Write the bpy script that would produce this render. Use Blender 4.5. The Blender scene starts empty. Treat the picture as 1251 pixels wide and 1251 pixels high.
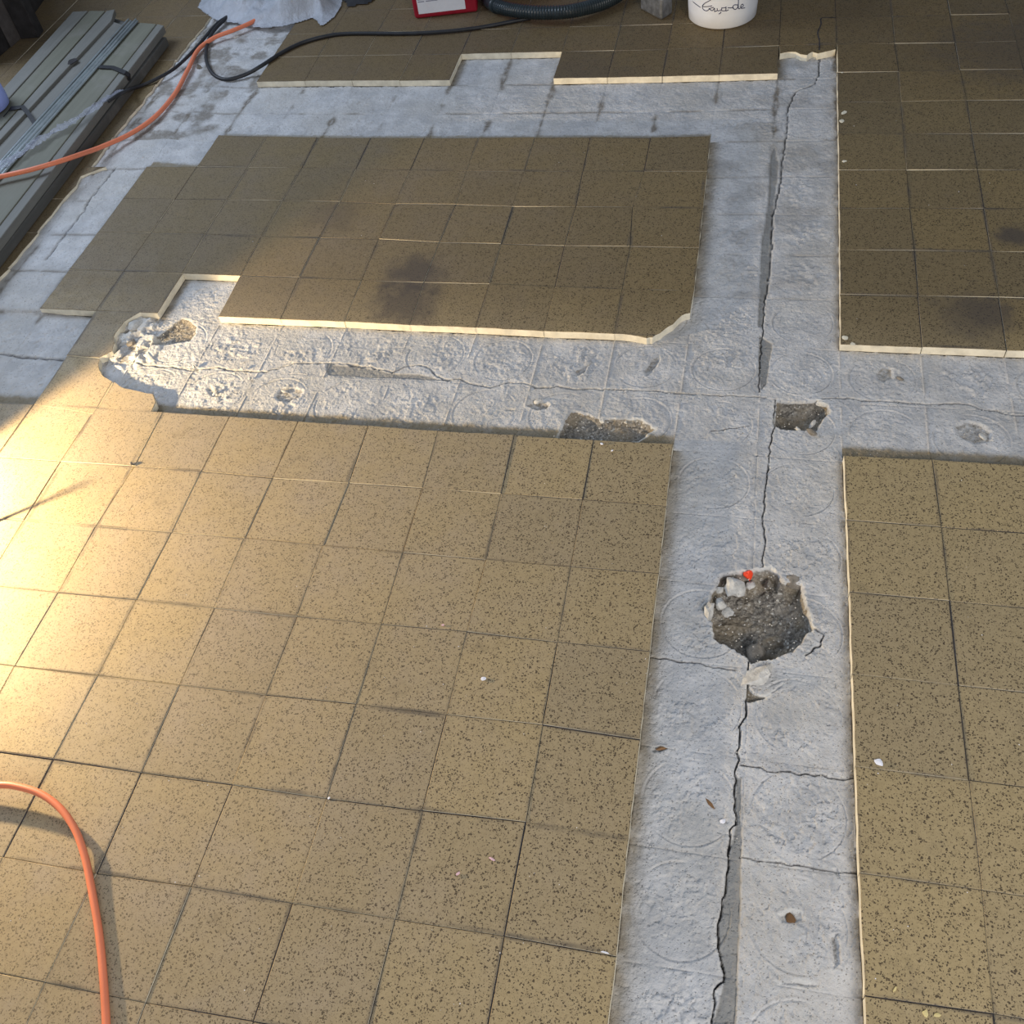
import bpy, bmesh, math, random
import numpy as np
from mathutils import Vector, Matrix
random.seed(7)
C = bpy.context.scene.collection
SC = bpy.context.scene

# ------------------------------------------------------------------ camera, world, lights, exposure
RC = np.array([[0.9759331421830232, 0.18660197149738073, -0.11284594021065605],
               [0.07489993850071436, -0.7728260396744209, -0.6301824431156274],
               [-0.2048035673549791, 0.6065637778765581, -0.7682030214495645]])   # rows: right, down, forward
CAM = np.array([0.11208985, -1.66561358, 1.78856805])
FPX = 1197.287
cd = bpy.data.cameras.new('camera'); cam = bpy.data.objects.new('camera', cd); C.objects.link(cam)
cd.sensor_width = 36.0; cd.lens = FPX / 1251 * 36.0; cd.clip_start = 0.05; cd.clip_end = 100
m = Matrix.Identity(4)
for r in range(3):
    m[r][0] = RC[0][r]; m[r][1] = -RC[1][r]; m[r][2] = -RC[2][r]; m[r][3] = CAM[r]
cam.matrix_world = m
SC.camera = cam
SC.view_settings.view_transform = 'Standard'
SC.view_settings.look = 'None'
SC.view_settings.gamma = 1.0
SC.view_settings.use_curve_mapping = False
SC.view_settings.exposure = 0.0

world = bpy.data.worlds.new('world'); SC.world = world; world.use_nodes = True
bg = world.node_tree.nodes['Background']
bg.inputs[0].default_value = (0.72, 0.84, 1.0, 1); bg.inputs[1].default_value = 0.24

def light(name, kind, loc, target, energy, color, **kw):
    d = bpy.data.lights.new(name, kind); d.energy = energy; d.color = color
    for k, v in kw.items(): setattr(d, k, v)
    o = bpy.data.objects.new(name, d); C.objects.link(o); o.location = loc
    o.rotation_euler = (Vector(target) - Vector(loc)).to_track_quat('-Z', 'Y').to_euler()
    return o
# daylight through the doorway behind and to the right of the photographer
light('doorway_daylight', 'AREA', (1.9, -3.4, 2.3), (0.2, 0.2, 0), 122, (1.0, 0.95, 0.885), shape='RECTANGLE', size=1.6, size_y=2.0)
# cool window light from the left
light('window_daylight', 'AREA', (-3.9, 1.8, 2.3), (-1.0, 0.5, 0), 76, (0.70, 0.82, 1.0), shape='RECTANGLE', size=1.6, size_y=1.4)
# warm site lamp standing on the floor just left of the picture
LAMP = (-2.06, -0.54, 0.30)
light('site_lamp', 'SPOT', LAMP, (-0.9, -0.44, 0.0), 165, (1.0, 0.74, 0.40), spot_size=math.radians(118), spot_blend=0.22, shadow_soft_size=0.022)

# ------------------------------------------------------------------ helpers
S = 0.2                     # tile size
DEP = 0.024                 # tile thickness = depth of the stripped strips
def P(x, y, z=0.0):         # the point of the plane at height z that the photo shows at (x, y)
    d = RC.T @ np.array([(x - 625.5) / FPX, (y - 625.5) / FPX, 1.0])
    t = (z - CAM[2]) / d[2]
    q = CAM + d * t
    return np.array([q[0], q[1], z])
def inframe(p, marg=0):
    c = RC @ (np.array(p, float) - CAM)
    if c[2] <= 0.1: return False
    x = FPX * c[0] / c[2] + 625.5; y = FPX * c[1] / c[2] + 625.5
    return -marg < x < 1251 + marg and -marg < y < 1251 + marg

def mesh_obj(name, verts, faces, mats, parent=None, mat_idx=None, smooth=False, loc=None):
    me = bpy.data.meshes.new(name)
    v = [tuple(map(float, q)) for q in verts]
    if loc is not None: v = [(a - loc[0], b - loc[1], c - loc[2]) for a, b, c in v]
    me.from_pydata(v, [], faces)
    for mm in (mats if isinstance(mats, (list, tuple)) else [mats]): me.materials.append(mm)
    if mat_idx: me.polygons.foreach_set('material_index', mat_idx)
    if smooth: me.polygons.foreach_set('use_smooth', [True] * len(me.polygons))
    me.update()
    o = bpy.data.objects.new(name, me); C.objects.link(o)
    if loc is not None: o.location = [float(q) for q in loc]
    if parent: o.parent = parent
    return o
def fix_normals(o):
    bm = bmesh.new(); bm.from_mesh(o.data); bmesh.ops.recalc_face_normals(bm, faces=bm.faces); bm.to_mesh(o.data); bm.free()
    return o
def tag(o, label=None, cat=None, group=None, kind=None):
    if label: o['label'] = label
    if cat: o['category'] = cat
    if group: o['group'] = group
    if kind: o['kind'] = kind
    return o
def empty(name, loc, label, cat, group=None):
    o = bpy.data.objects.new(name, None); C.objects.link(o); o.location = [float(q) for q in loc]
    o.empty_display_size = 0.05
    return tag(o, label, cat, group)
def bevel(o, w, seg=2, angle=40):
    b = o.modifiers.new('bevel', 'BEVEL'); b.width = w; b.segments = seg; b.limit_method = 'ANGLE'; b.angle_limit = math.radians(angle)
    return o
def under(o, parent):       # parent o, keeping its place in the world
    o.parent = parent
    o.matrix_parent_inverse = Matrix.Translation(-parent.location)
    return o

def catmull(pts, n=8):
    p = [np.array(q, float) for q in pts]
    p = [2 * p[0] - p[1]] + p + [2 * p[-1] - p[-2]]
    out = []
    for i in range(1, len(p) - 2):
        for k in range(n):
            t = k / n
            out.append(0.5 * (2 * p[i] + (p[i + 1] - p[i - 1]) * t + (2 * p[i - 1] - 5 * p[i] + 4 * p[i + 1] - p[i + 2]) * t * t
                              + (3 * p[i] - p[i - 1] - 3 * p[i + 1] + p[i + 2]) * t ** 3))
    out.append(p[-2]); return out
def tube_geo(path, rad, sides=12, ribs=None):
    verts, faces = [], []
    n = len(path); up = np.array([0, 0, 1.0])
    for i, q in enumerate(path):
        t = path[min(i + 1, n - 1)] - path[max(i - 1, 0)]; t = t / (np.linalg.norm(t) + 1e-9)
        a = np.cross(t, up); a = a / (np.linalg.norm(a) + 1e-9); b = np.cross(a, t)
        r = rad(i) if callable(rad) else rad
        for k in range(sides):
            th = 2 * math.pi * k / sides
            verts.append(q + r * (a * math.cos(th) + b * math.sin(th)))
    for i in range(n - 1):
        for k in range(sides):
            k2 = (k + 1) % sides
            faces.append((i * sides + k, i * sides + k2, (i + 1) * sides + k2, (i + 1) * sides + k))
    faces.append(tuple(range(sides - 1, -1, -1))); faces.append(tuple((n - 1) * sides + k for k in range(sides)))
    return verts, faces
def tube(name, path, rad, mat, sides=12, parent=None):
    v, f = tube_geo(path, rad, sides)
    return fix_normals(mesh_obj(name, v, f, mat, parent, smooth=True))
def prism(name, top, zb, mats, parent=None, **kw):     # top: list of 3D points (flat); walls down to zb
    n = len(top); v = [tuple(q) for q in top] + [(q[0], q[1], zb) for q in top]
    f = [tuple(range(n)), tuple(range(2 * n - 1, n - 1, -1))] + [(i, i + n, (i + 1) % n + n, (i + 1) % n) for i in range(n)]
    return fix_normals(mesh_obj(name, v, f, mats, parent, **kw))

# value noise (numpy)
def _h(ix, iy, s):
    n = (ix.astype(np.int64) * 374761393 + iy.astype(np.int64) * 668265263 + s * 974711 ) & 0x7fffffff
    n = (n ^ (n >> 13)) * 1274126177 & 0x7fffffff
    n = (n ^ (n >> 16)) & 0xffff
    return n / 65535.0
def vn(x, y, s=0):
    ix = np.floor(x); iy = np.floor(y); fx = x - ix; fy = y - iy
    fx = fx * fx * (3 - 2 * fx); fy = fy * fy * (3 - 2 * fy)
    a = _h(ix, iy, s); b = _h(ix + 1, iy, s); c = _h(ix, iy + 1, s); d = _h(ix + 1, iy + 1, s)
    return (a + (b - a) * fx) * (1 - fy) + (c + (d - c) * fx) * fy
def fbm(x, y, s=0, o=4):
    t = 0; a = 0.5
    for k in range(o): t = t + a * vn(x, y, s + k); x = x * 2.03 + 7.1; y = y * 2.03 + 3.3; a *= 0.5
    return t / (1 - 0.5 ** o)
def sstep(a, b, x):
    t = np.clip((x - a) / (b - a), 0, 1); return t * t * (3 - 2 * t)
def dline(X, Y, pts):
    d = np.full(X.shape, 9.0)
    for (ax, ay), (bx, by) in zip(pts[:-1], pts[1:]):
        vx, vy = bx - ax, by - ay; L2 = vx * vx + vy * vy + 1e-12
        t = np.clip(((X - ax) * vx + (Y - ay) * vy) / L2, 0, 1)
        d = np.minimum(d, np.hypot(X - ax - t * vx, Y - ay - t * vy))
    return d
def inside(X, Y, pts):
    r = np.zeros(X.shape, bool); n = len(pts)
    for i in range(n):
        ax, ay = pts[i]; bx, by = pts[(i + 1) % n]
        c = ((ay > Y) != (by > Y)) & (X < (bx - ax) * (Y - ay) / (by - ay + 1e-12) + ax)
        r ^= c
    return r

# ------------------------------------------------------------------ materials
def newmat(name):
    mt = bpy.data.materials.new(name); mt.use_nodes = True; nt = mt.node_tree
    return mt, nt, nt.nodes['Principled BSDF']
class N:
    def __init__(s, nt): s.nt = nt
    def __call__(s, t, **kw):
        n = s.nt.nodes.new(t)
        for k, v in kw.items(): setattr(n, k, v)
        return n
    def link(s, a, b): s.nt.links.new(a, b)
    def val(s, sock, v):
        if hasattr(v, 'is_linked') or isinstance(v, bpy.types.NodeSocket): s.link(v, sock)
        else: sock.default_value = v
    def math(s, op, a, b=0.0, clamp=False):
        n = s('ShaderNodeMath', operation=op, use_clamp=clamp); s.val(n.inputs[0], a); s.val(n.inputs[1], b); return n.outputs[0]
    def mix(s, f, a, b):
        n = s('ShaderNodeMix', data_type='RGBA'); s.val(n.inputs[0], f); s.val(n.inputs[6], a); s.val(n.inputs[7], b); return n.outputs[2]
    def mul(s, f, a, b):
        n = s('ShaderNodeMix', data_type='RGBA', blend_type='MULTIPLY'); s.val(n.inputs[0], f); s.val(n.inputs[6], a); s.val(n.inputs[7], b); return n.outputs[2]
    def ramp(s, f, a, b, lo=0.0, hi=1.0):
        n = s('ShaderNodeMapRange'); n.interpolation_type = 'SMOOTHSTEP'
        s.val(n.inputs[0], f); s.val(n.inputs[1], a); s.val(n.inputs[2], b); s.val(n.inputs[3], lo); s.val(n.inputs[4], hi); return n.outputs[0]
    def noise(s, vec, scale, det=3, rough=0.5):
        n = s('ShaderNodeTexNoise'); s.link(vec, n.inputs['Vector']); n.inputs['Scale'].default_value = scale
        n.inputs['Detail'].default_value = det; n.inputs['Roughness'].default_value = rough; return n.outputs['Fac']
    def attr(s, name):
        return s('ShaderNodeAttribute', attribute_name=name).outputs['Fac']
    def bump(s, h, strength, dist, bsdf, prev=None):
        n = s('ShaderNodeBump'); n.inputs['Strength'].default_value = strength; n.inputs['Distance'].default_value = dist
        s.link(h, n.inputs['Height'])
        if prev: s.link(prev, n.inputs['Normal'])
        if bsdf: s.link(n.outputs[0], bsdf.inputs['Normal'])
        return n.outputs[0]
def rgb(*c): return (c[0], c[1], c[2], 1)

def terrazzo():
    mt, nt, b = newmat('terrazzo'); n = N(nt)
    pos = n('ShaderNodeNewGeometry').outputs['Position']; rnd = n('ShaderNodeObjectInfo').outputs['Random']
    cmb = n('ShaderNodeCombineXYZ'); n.link(n.math('MULTIPLY', rnd, 37.0), cmb.inputs[0]); n.link(n.math('MULTIPLY', rnd, 91.0), cmb.inputs[1])
    off = n('ShaderNodeVectorMath', operation='ADD'); n.link(pos, off.inputs[0]); n.link(cmb.outputs[0], off.inputs[1]); v = off.outputs[0]
    wob = n('ShaderNodeTexNoise'); n.link(v, wob.inputs['Vector']); wob.inputs['Scale'].default_value = 210; wob.inputs['Detail'].default_value = 2
    sc = n('ShaderNodeVectorMath', operation='SCALE'); n.link(wob.outputs['Color'], sc.inputs[0]); sc.inputs['Scale'].default_value = 0.009
    v2 = n('ShaderNodeVectorMath', operation='ADD'); n.link(v, v2.inputs[0]); n.link(sc.outputs[0], v2.inputs[1]); v2 = v2.outputs[0]
    def specks(scale, keep, rad):
        vo = n('ShaderNodeTexVoronoi', feature='F1'); n.link(v2, vo.inputs['Vector']); vo.inputs['Scale'].default_value = scale
        sep = n('ShaderNodeSeparateColor'); n.link(vo.outputs['Color'], sep.inputs[0])
        k = n.math('GREATER_THAN', sep.outputs[0], 1 - keep)
        r = n.math('ADD', n.math('MULTIPLY', sep.outputs[1], rad), rad * 0.55)
        inn = n.math('LESS_THAN', vo.outputs['Distance'], r)
        return n.math('MULTIPLY', k, inn)
    big = specks(235, 0.66, 0.33); fine = specks(380, 0.6, 0.30)
    n1 = n.noise(v, 60, 4, 0.6); n2 = n.noise(pos, 5.5, 4, 0.6); n3 = n.noise(pos, 17, 5, 0.65)
    base = n.mix(n1, rgb(0.285, 0.222, 0.120), rgb(0.44, 0.352, 0.202))
    tint = n.mix(rnd, rgb(0.90, 0.90, 0.94), rgb(1.10, 1.07, 1.00))
    base = n.mul(1.0, base, tint)
    # dusty film, stronger towards the bright (worked) side of the room
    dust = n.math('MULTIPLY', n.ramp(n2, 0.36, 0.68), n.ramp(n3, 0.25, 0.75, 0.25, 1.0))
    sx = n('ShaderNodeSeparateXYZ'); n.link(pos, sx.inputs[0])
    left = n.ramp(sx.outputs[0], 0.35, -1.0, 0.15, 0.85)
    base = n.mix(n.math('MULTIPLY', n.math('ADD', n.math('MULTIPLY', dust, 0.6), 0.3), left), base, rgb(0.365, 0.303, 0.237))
    base = n.mix(n.math('MULTIPLY', fine, 0.5), base, rgb(0.12, 0.085, 0.05))
    base = n.mix(n.math('MULTIPLY', big, n.ramp(sx.outputs[0], 0.0, -1.6, 0.86, 0.50)), base, rgb(0.045, 0.032, 0.022))
    # the rows beyond the stripped band are tinted darker and browner
    back = n.ramp(n.math('ADD', sx.outputs[1], n.math('MULTIPLY', n2, 0.3)), 0.30, 0.75)
    base = n.mul(back, base, rgb(0.60, 0.575, 0.52))
    base = n.mul(n.ramp(n.math('ADD', sx.outputs[1], n.math('MULTIPLY', n2, 0.5)), 1.6, 2.3), base, rgb(0.80, 0.76, 0.72))  # farthest rows darkened further, fall-off of the light put into the colour
    # black dirt trodden in along the tile edges
    tc = n('ShaderNodeTexCoord'); so = n('ShaderNodeSeparateXYZ'); n.link(tc.outputs['Object'], so.inputs[0])
    ed = n.math('SUBTRACT', 0.1, n.math('MAXIMUM', n.math('ABSOLUTE', so.outputs[0]), n.math('ABSOLUTE', so.outputs[1])))
    edge = n.math('MULTIPLY', n.ramp(n.math('ABSOLUTE', ed), 0.0075, 0.001, 0, 1), n.ramp(n.noise(pos, 7.0, 3, 0.6), 0.42, 0.66, 0.12, 1.0))
    base = n.mix(n.math('MULTIPLY', edge, 0.62), base, rgb(0.085, 0.075, 0.068))
    # old dark floor stains
    for (cx, cy, r, s) in STAINS:
        d = n('ShaderNodeVectorMath', operation='DISTANCE'); n.link(pos, d.inputs[0]); d.inputs[1].default_value = (cx, cy, 0)
        dd = n.math('ADD', d.outputs['Value'], n.math('MULTIPLY', n.math('SUBTRACT', n3, 0.5), r * 1.3))
        base = n.mix(n.ramp(dd, r, r * 0.25, 0.0, s), base, rgb(0.075, 0.062, 0.055))
    sm = n.ramp(n.noise(pos, 9.0, 6, 0.7), 0.58, 0.74, 0.0, 0.45)
    base = n.mix(sm, base, rgb(0.17, 0.135, 0.085))
    n.link(base, b.inputs['Base Color'])
    n.val(b.inputs['Roughness'], n.ramp(n3, 0.2, 0.8, 0.48, 0.70)); b.inputs['Specular IOR Level'].default_value = 0.25
    bp = n.bump(n.noise(v, 420, 2), 0.10, 0.002, None)
    n.bump(n.noise(pos, 24, 3), 0.12, 0.004, b, bp)
    return mt
def mortar():
    mt, nt, b = newmat('mortar_bed'); n = N(nt)
    pos = n('ShaderNodeNewGeometry').outputs['Position']
    n1 = n.noise(pos, 14, 5, 0.62); n2 = n.noise(pos, 90, 4, 0.6); n3 = n.noise(pos, 380, 2, 0.5); n4 = n.noise(pos, 4, 3, 0.5)
    base = n.mix(n.ramp(n1, 0.3, 0.7), rgb(0.44, 0.445, 0.462), rgb(0.62, 0.622, 0.640))
    base = n.mix(n.ramp(n4, 0.42, 0.66, 0, 0.45), base, rgb(0.50, 0.48, 0.45))
    base = n.mix(n.ramp(n2, 0.60, 0.75, 0, 0.45), base, rgb(0.34, 0.34, 0.35))
    base = n.mix(n.ramp(n2, 0.40, 0.30, 0, 0.55), base, rgb(0.66, 0.655, 0.64))
    vo = n('ShaderNodeTexVoronoi', feature='F1'); n.link(pos, vo.inputs['Vector']); vo.inputs['Scale'].default_value = 115
    sep = n('ShaderNodeSeparateColor'); n.link(vo.outputs['Color'], sep.inputs[0])
    pit = n.math('MULTIPLY', n.math('GREATER_THAN', sep.outputs[0], 0.55), n.ramp(vo.outputs['Distance'], 0.22, 0.10, 0, 1))
    base = n.mix(n.math('MULTIPLY', pit, 0.75), base, rgb(0.16, 0.15, 0.145))
    base = n.mix(n.ramp(n.noise(pos, 48, 5, 0.75), 0.62, 0.70, 0, 0.5), base, rgb(0.30, 0.275, 0.25))
    vb = n('ShaderNodeTexVoronoi', feature='F1'); n.link(pos, vb.inputs['Vector']); vb.inputs['Scale'].default_value = 190
    sb = n('ShaderNodeSeparateColor'); n.link(vb.outputs['Color'], sb.inputs[0])
    grain = n.math('MULTIPLY', n.math('GREATER_THAN', sb.outputs[1], 0.62), n.ramp(vb.outputs['Distance'], 0.34, 0.16, 0, 1))
    grain = n.math('MULTIPLY', grain, n.ramp(n1, 0.35, 0.6, 0.2, 1.0))
    base = n.mix(n.math('MULTIPLY', grain, 0.30), base, rgb(0.70, 0.695, 0.68))
    gr = n.math('MULTIPLY', n.attr('grime'), n.ramp(n.noise(pos, 38, 5, 0.7), 0.25, 0.6, 0.45, 1.0))  # seam dirt plus painted shade along left tile edges
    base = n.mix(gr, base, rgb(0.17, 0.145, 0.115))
    edge_shade = n.math('MULTIPLY', n.attr('tan'), n.ramp(n1, 0.2, 0.6, 0.6, 1.0)); base = n.mix(edge_shade, base, rgb(0.215, 0.165, 0.085))  # tile-edge shadow on the mortar, painted as an olive band
    # exposed sandy rubble where the bed is broken
    vr = n('ShaderNodeTexVoronoi', feature='F1'); n.link(pos, vr.inputs['Vector']); vr.inputs['Scale'].default_value = 210
    sp2 = n('ShaderNodeSeparateColor'); n.link(vr.outputs['Color'], sp2.inputs[0])
    rub = n.mix(sp2.outputs[0], rgb(0.12, 0.11, 0.098), rgb(0.36, 0.335, 0.30))
    rub = n.mix(n.math('GREATER_THAN', sp2.outputs[1], 0.965), rub, rgb(0.55, 0.54, 0.51))
    rub = n.mix(n.ramp(n.noise(pos, 18, 3), 0.4, 0.65, 0, 0.6), rub, rgb(0.30, 0.245, 0.17))
    base = n.mix(n.ramp(n.math('ADD', n.attr('exposed'), n.math('MULTIPLY', n.math('SUBTRACT', n2, 0.5), 0.5)), 0.3, 0.6), base, rub)
    base = n.mix(n.attr('white'), base, rgb(0.74, 0.73, 0.70))
    base = n.mix(n.attr('cement'), base, n.mix(n1, rgb(0.20, 0.195, 0.19), rgb(0.32, 0.315, 0.30)))
    base = n.mix(n.attr('dark'), base, rgb(0.035, 0.03, 0.027))
    n.link(base, b.inputs['Base Color']); b.inputs['Roughness'].default_value = 0.85; b.inputs['Specular IOR Level'].default_value = 0.25
    b1 = n.bump(n3, 0.5, 0.002, None); b2 = n.bump(n2, 0.6, 0.006, None, b1); b3 = n.bump(pit, -1.0, 0.004, None, b2); n.bump(grain, 0.8, 0.003, b, b3)
    return mt
def plain(name, col, rough=0.6, metal=0.0, spec=0.4, vary=0.15, scale=30, bump=0.1, bdist=0.002):
    mt, nt, b = newmat(name); n = N(nt); pos = n('ShaderNodeNewGeometry').outputs['Position']
    f = n.noise(pos, scale, 4, 0.6)
    lo = tuple(c * (1 - vary) for c in col) + (1,); hi = tuple(min(1, c * (1 + vary)) for c in col) + (1,)
    n.link(n.mix(n.ramp(f, 0.3, 0.7), lo, hi), b.inputs['Base Color'])
    b.inputs['Roughness'].default_value = rough; b.inputs['Metallic'].default_value = metal; b.inputs['Specular IOR Level'].default_value = spec
    if bump: n.bump(n.noise(pos, scale * 6, 3), bump, bdist, b)
    return mt
def board_mat(name, a, c):
    mt, nt, b = newmat(name); n = N(nt); pos = n('ShaderNodeNewGeometry').outputs['Position']
    mp = n('ShaderNodeMapping'); n.link(pos, mp.inputs['Vector']); mp.inputs['Scale'].default_value = (60, 2.5, 60)
    g = n.noise(mp.outputs[0], 1.0, 5, 0.6); d = n.noise(pos, 8, 4, 0.6)
    base = n.mix(g, rgb(*a), rgb(*c)); base = n.mix(n.ramp(d, 0.5, 0.75, 0, 0.4), base, rgb(0.22, 0.21, 0.20))
    n.link(base, b.inputs['Base Color']); b.inputs['Roughness'].default_value = 0.7
    n.bump(g, 0.25, 0.002, b); return mt
def plastic_film(name, col, alpha):
    mt, nt, b = newmat(name); n = N(nt); pos = n('ShaderNodeNewGeometry').outputs['Position']
    f = n.noise(pos, 16, 5, 0.7)
    n.link(n.mix(n.ramp(f, 0.3, 0.7), rgb(*[c * 0.75 for c in col]), rgb(*col)), b.inputs['Base Color'])
    b.inputs['Roughness'].default_value = 0.35; b.inputs['Alpha'].default_value = alpha; b.inputs['Specular IOR Level'].default_value = 0.5
    n.bump(n.noise(pos, 45, 5, 0.7), 0.7, 0.012, b); return mt

def _st(x, y, r, s): q = P(x, y); return (float(q[0]), float(q[1]), r, s)
STAINS = [_st(505, 335, 0.13, 0.75), _st(495, 372, 0.14, 0.65), _st(1240, 288, 0.075, 0.8), _st(1195, 385, 0.15, 0.5), _st(1205, 380, 0.08, 0.4),
          _st(410, 265, 0.13, 0.35), _st(700, 100, 0.3, 0.35), _st(1240, 60, 0.35, 0.45)]
M = dict(
    terrazzo=terrazzo(), mortar=mortar(),
    side=plain('tile_cement_body', (0.80, 0.74, 0.60), 0.85, vary=0.14, scale=25, bump=0.3),
    grout=plain('joint_dirt', (0.040, 0.036, 0.040), 0.95, vary=0.4, scale=60),
    orange=plain('orange_rubber', (0.78, 0.235, 0.125), 0.42, vary=0.06, scale=9, bump=0.05),
    black=plain('black_rubber', (0.022, 0.023, 0.027), 0.5, vary=0.2),
    hose=plain('dark_hose_plastic', (0.020, 0.030, 0.036), 0.38, vary=0.2, bump=0),
    steel=plain('galvanised_steel', (0.62, 0.68, 0.70), 0.28, metal=0.9, vary=0.1, bump=0.05),
    iron=plain('worn_grey_iron', (0.20, 0.205, 0.215), 0.5, metal=0.5, vary=0.3, scale=40, bump=0.3),
    bucket=plain('white_bucket_plastic', (0.80, 0.83, 0.90), 0.35, vary=0.02, bump=0),
    ink=plain('marker_ink', (0.03, 0.035, 0.09), 0.6, bump=0),
    red=plain('dark_red_plastic', (0.32, 0.012, 0.03), 0.35, vary=0.1, bump=0.05),
    vacred=plain('orange_red_plastic', (0.62, 0.05, 0.015), 0.35, vary=0.05, bump=0),
    paper=plain('white_paper', (0.78, 0.80, 0.88), 0.7, vary=0.03, bump=0.05),
    print_=plain('grey_print', (0.32, 0.33, 0.42), 0.7, bump=0),
    blue=plain('lavender_blue_plastic', (0.34, 0.42, 0.86), 0.4, vary=0.05, bump=0),
    yellow=plain('yellow_green_plastic', (0.40, 0.38, 0.03), 0.5, bump=0),
    darkwood=plain('dark_painted_wood', (0.030, 0.028, 0.030), 0.55, vary=0.3),
    midwood=plain('grey_brown_painted_wood', (0.10, 0.090, 0.088), 0.55, vary=0.2),
    board=board_mat('grey_green_board', (0.105, 0.105, 0.080), (0.185, 0.185, 0.145)),
    board2=board_mat('grey_board', (0.115, 0.115, 0.105), (0.20, 0.20, 0.185)),
    board3=board_mat('dark_board', (0.055, 0.055, 0.052), (0.105, 0.105, 0.10)),
    film=plastic_film('clear_plastic_sheet', (0.52, 0.55, 0.62), 0.88),
    tape=plastic_film('clear_plastic_wrap', (0.40, 0.42, 0.52), 0.45),
    chunk=plain('mortar_chunk', (0.58, 0.57, 0.55), 0.9, vary=0.2, scale=60, bump=0.5, bdist=0.004),
    chunk_dirty=plain('dirty_rubble', (0.24, 0.215, 0.185), 0.9, vary=0.3, scale=80, bump=0.5, bdist=0.004),
    bright_chip=plain('white_chip', (0.85, 0.86, 0.95), 0.7, vary=0.03, bump=0.2),
    pink_chip=plain('pinkish_chip', (0.75, 0.50, 0.55), 0.7, vary=0.05, bump=0.2),
    scrap=plain('bright_red_scrap', (0.95, 0.07, 0.02), 0.4, vary=0.1, bump=0.3),
    woodchip=plain('brown_wood_chip', (0.22, 0.12, 0.055), 0.8, vary=0.3, bump=0.3),
    leaf=plain('dry_yellow_leaf', (0.62, 0.52, 0.25), 0.7, vary=0.1, bump=0.2),
    earth=plain('sandy_subsoil', (0.22, 0.185, 0.14), 0.95, vary=0.3, scale=40, bump=0.6, bdist=0.01),
)

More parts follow.
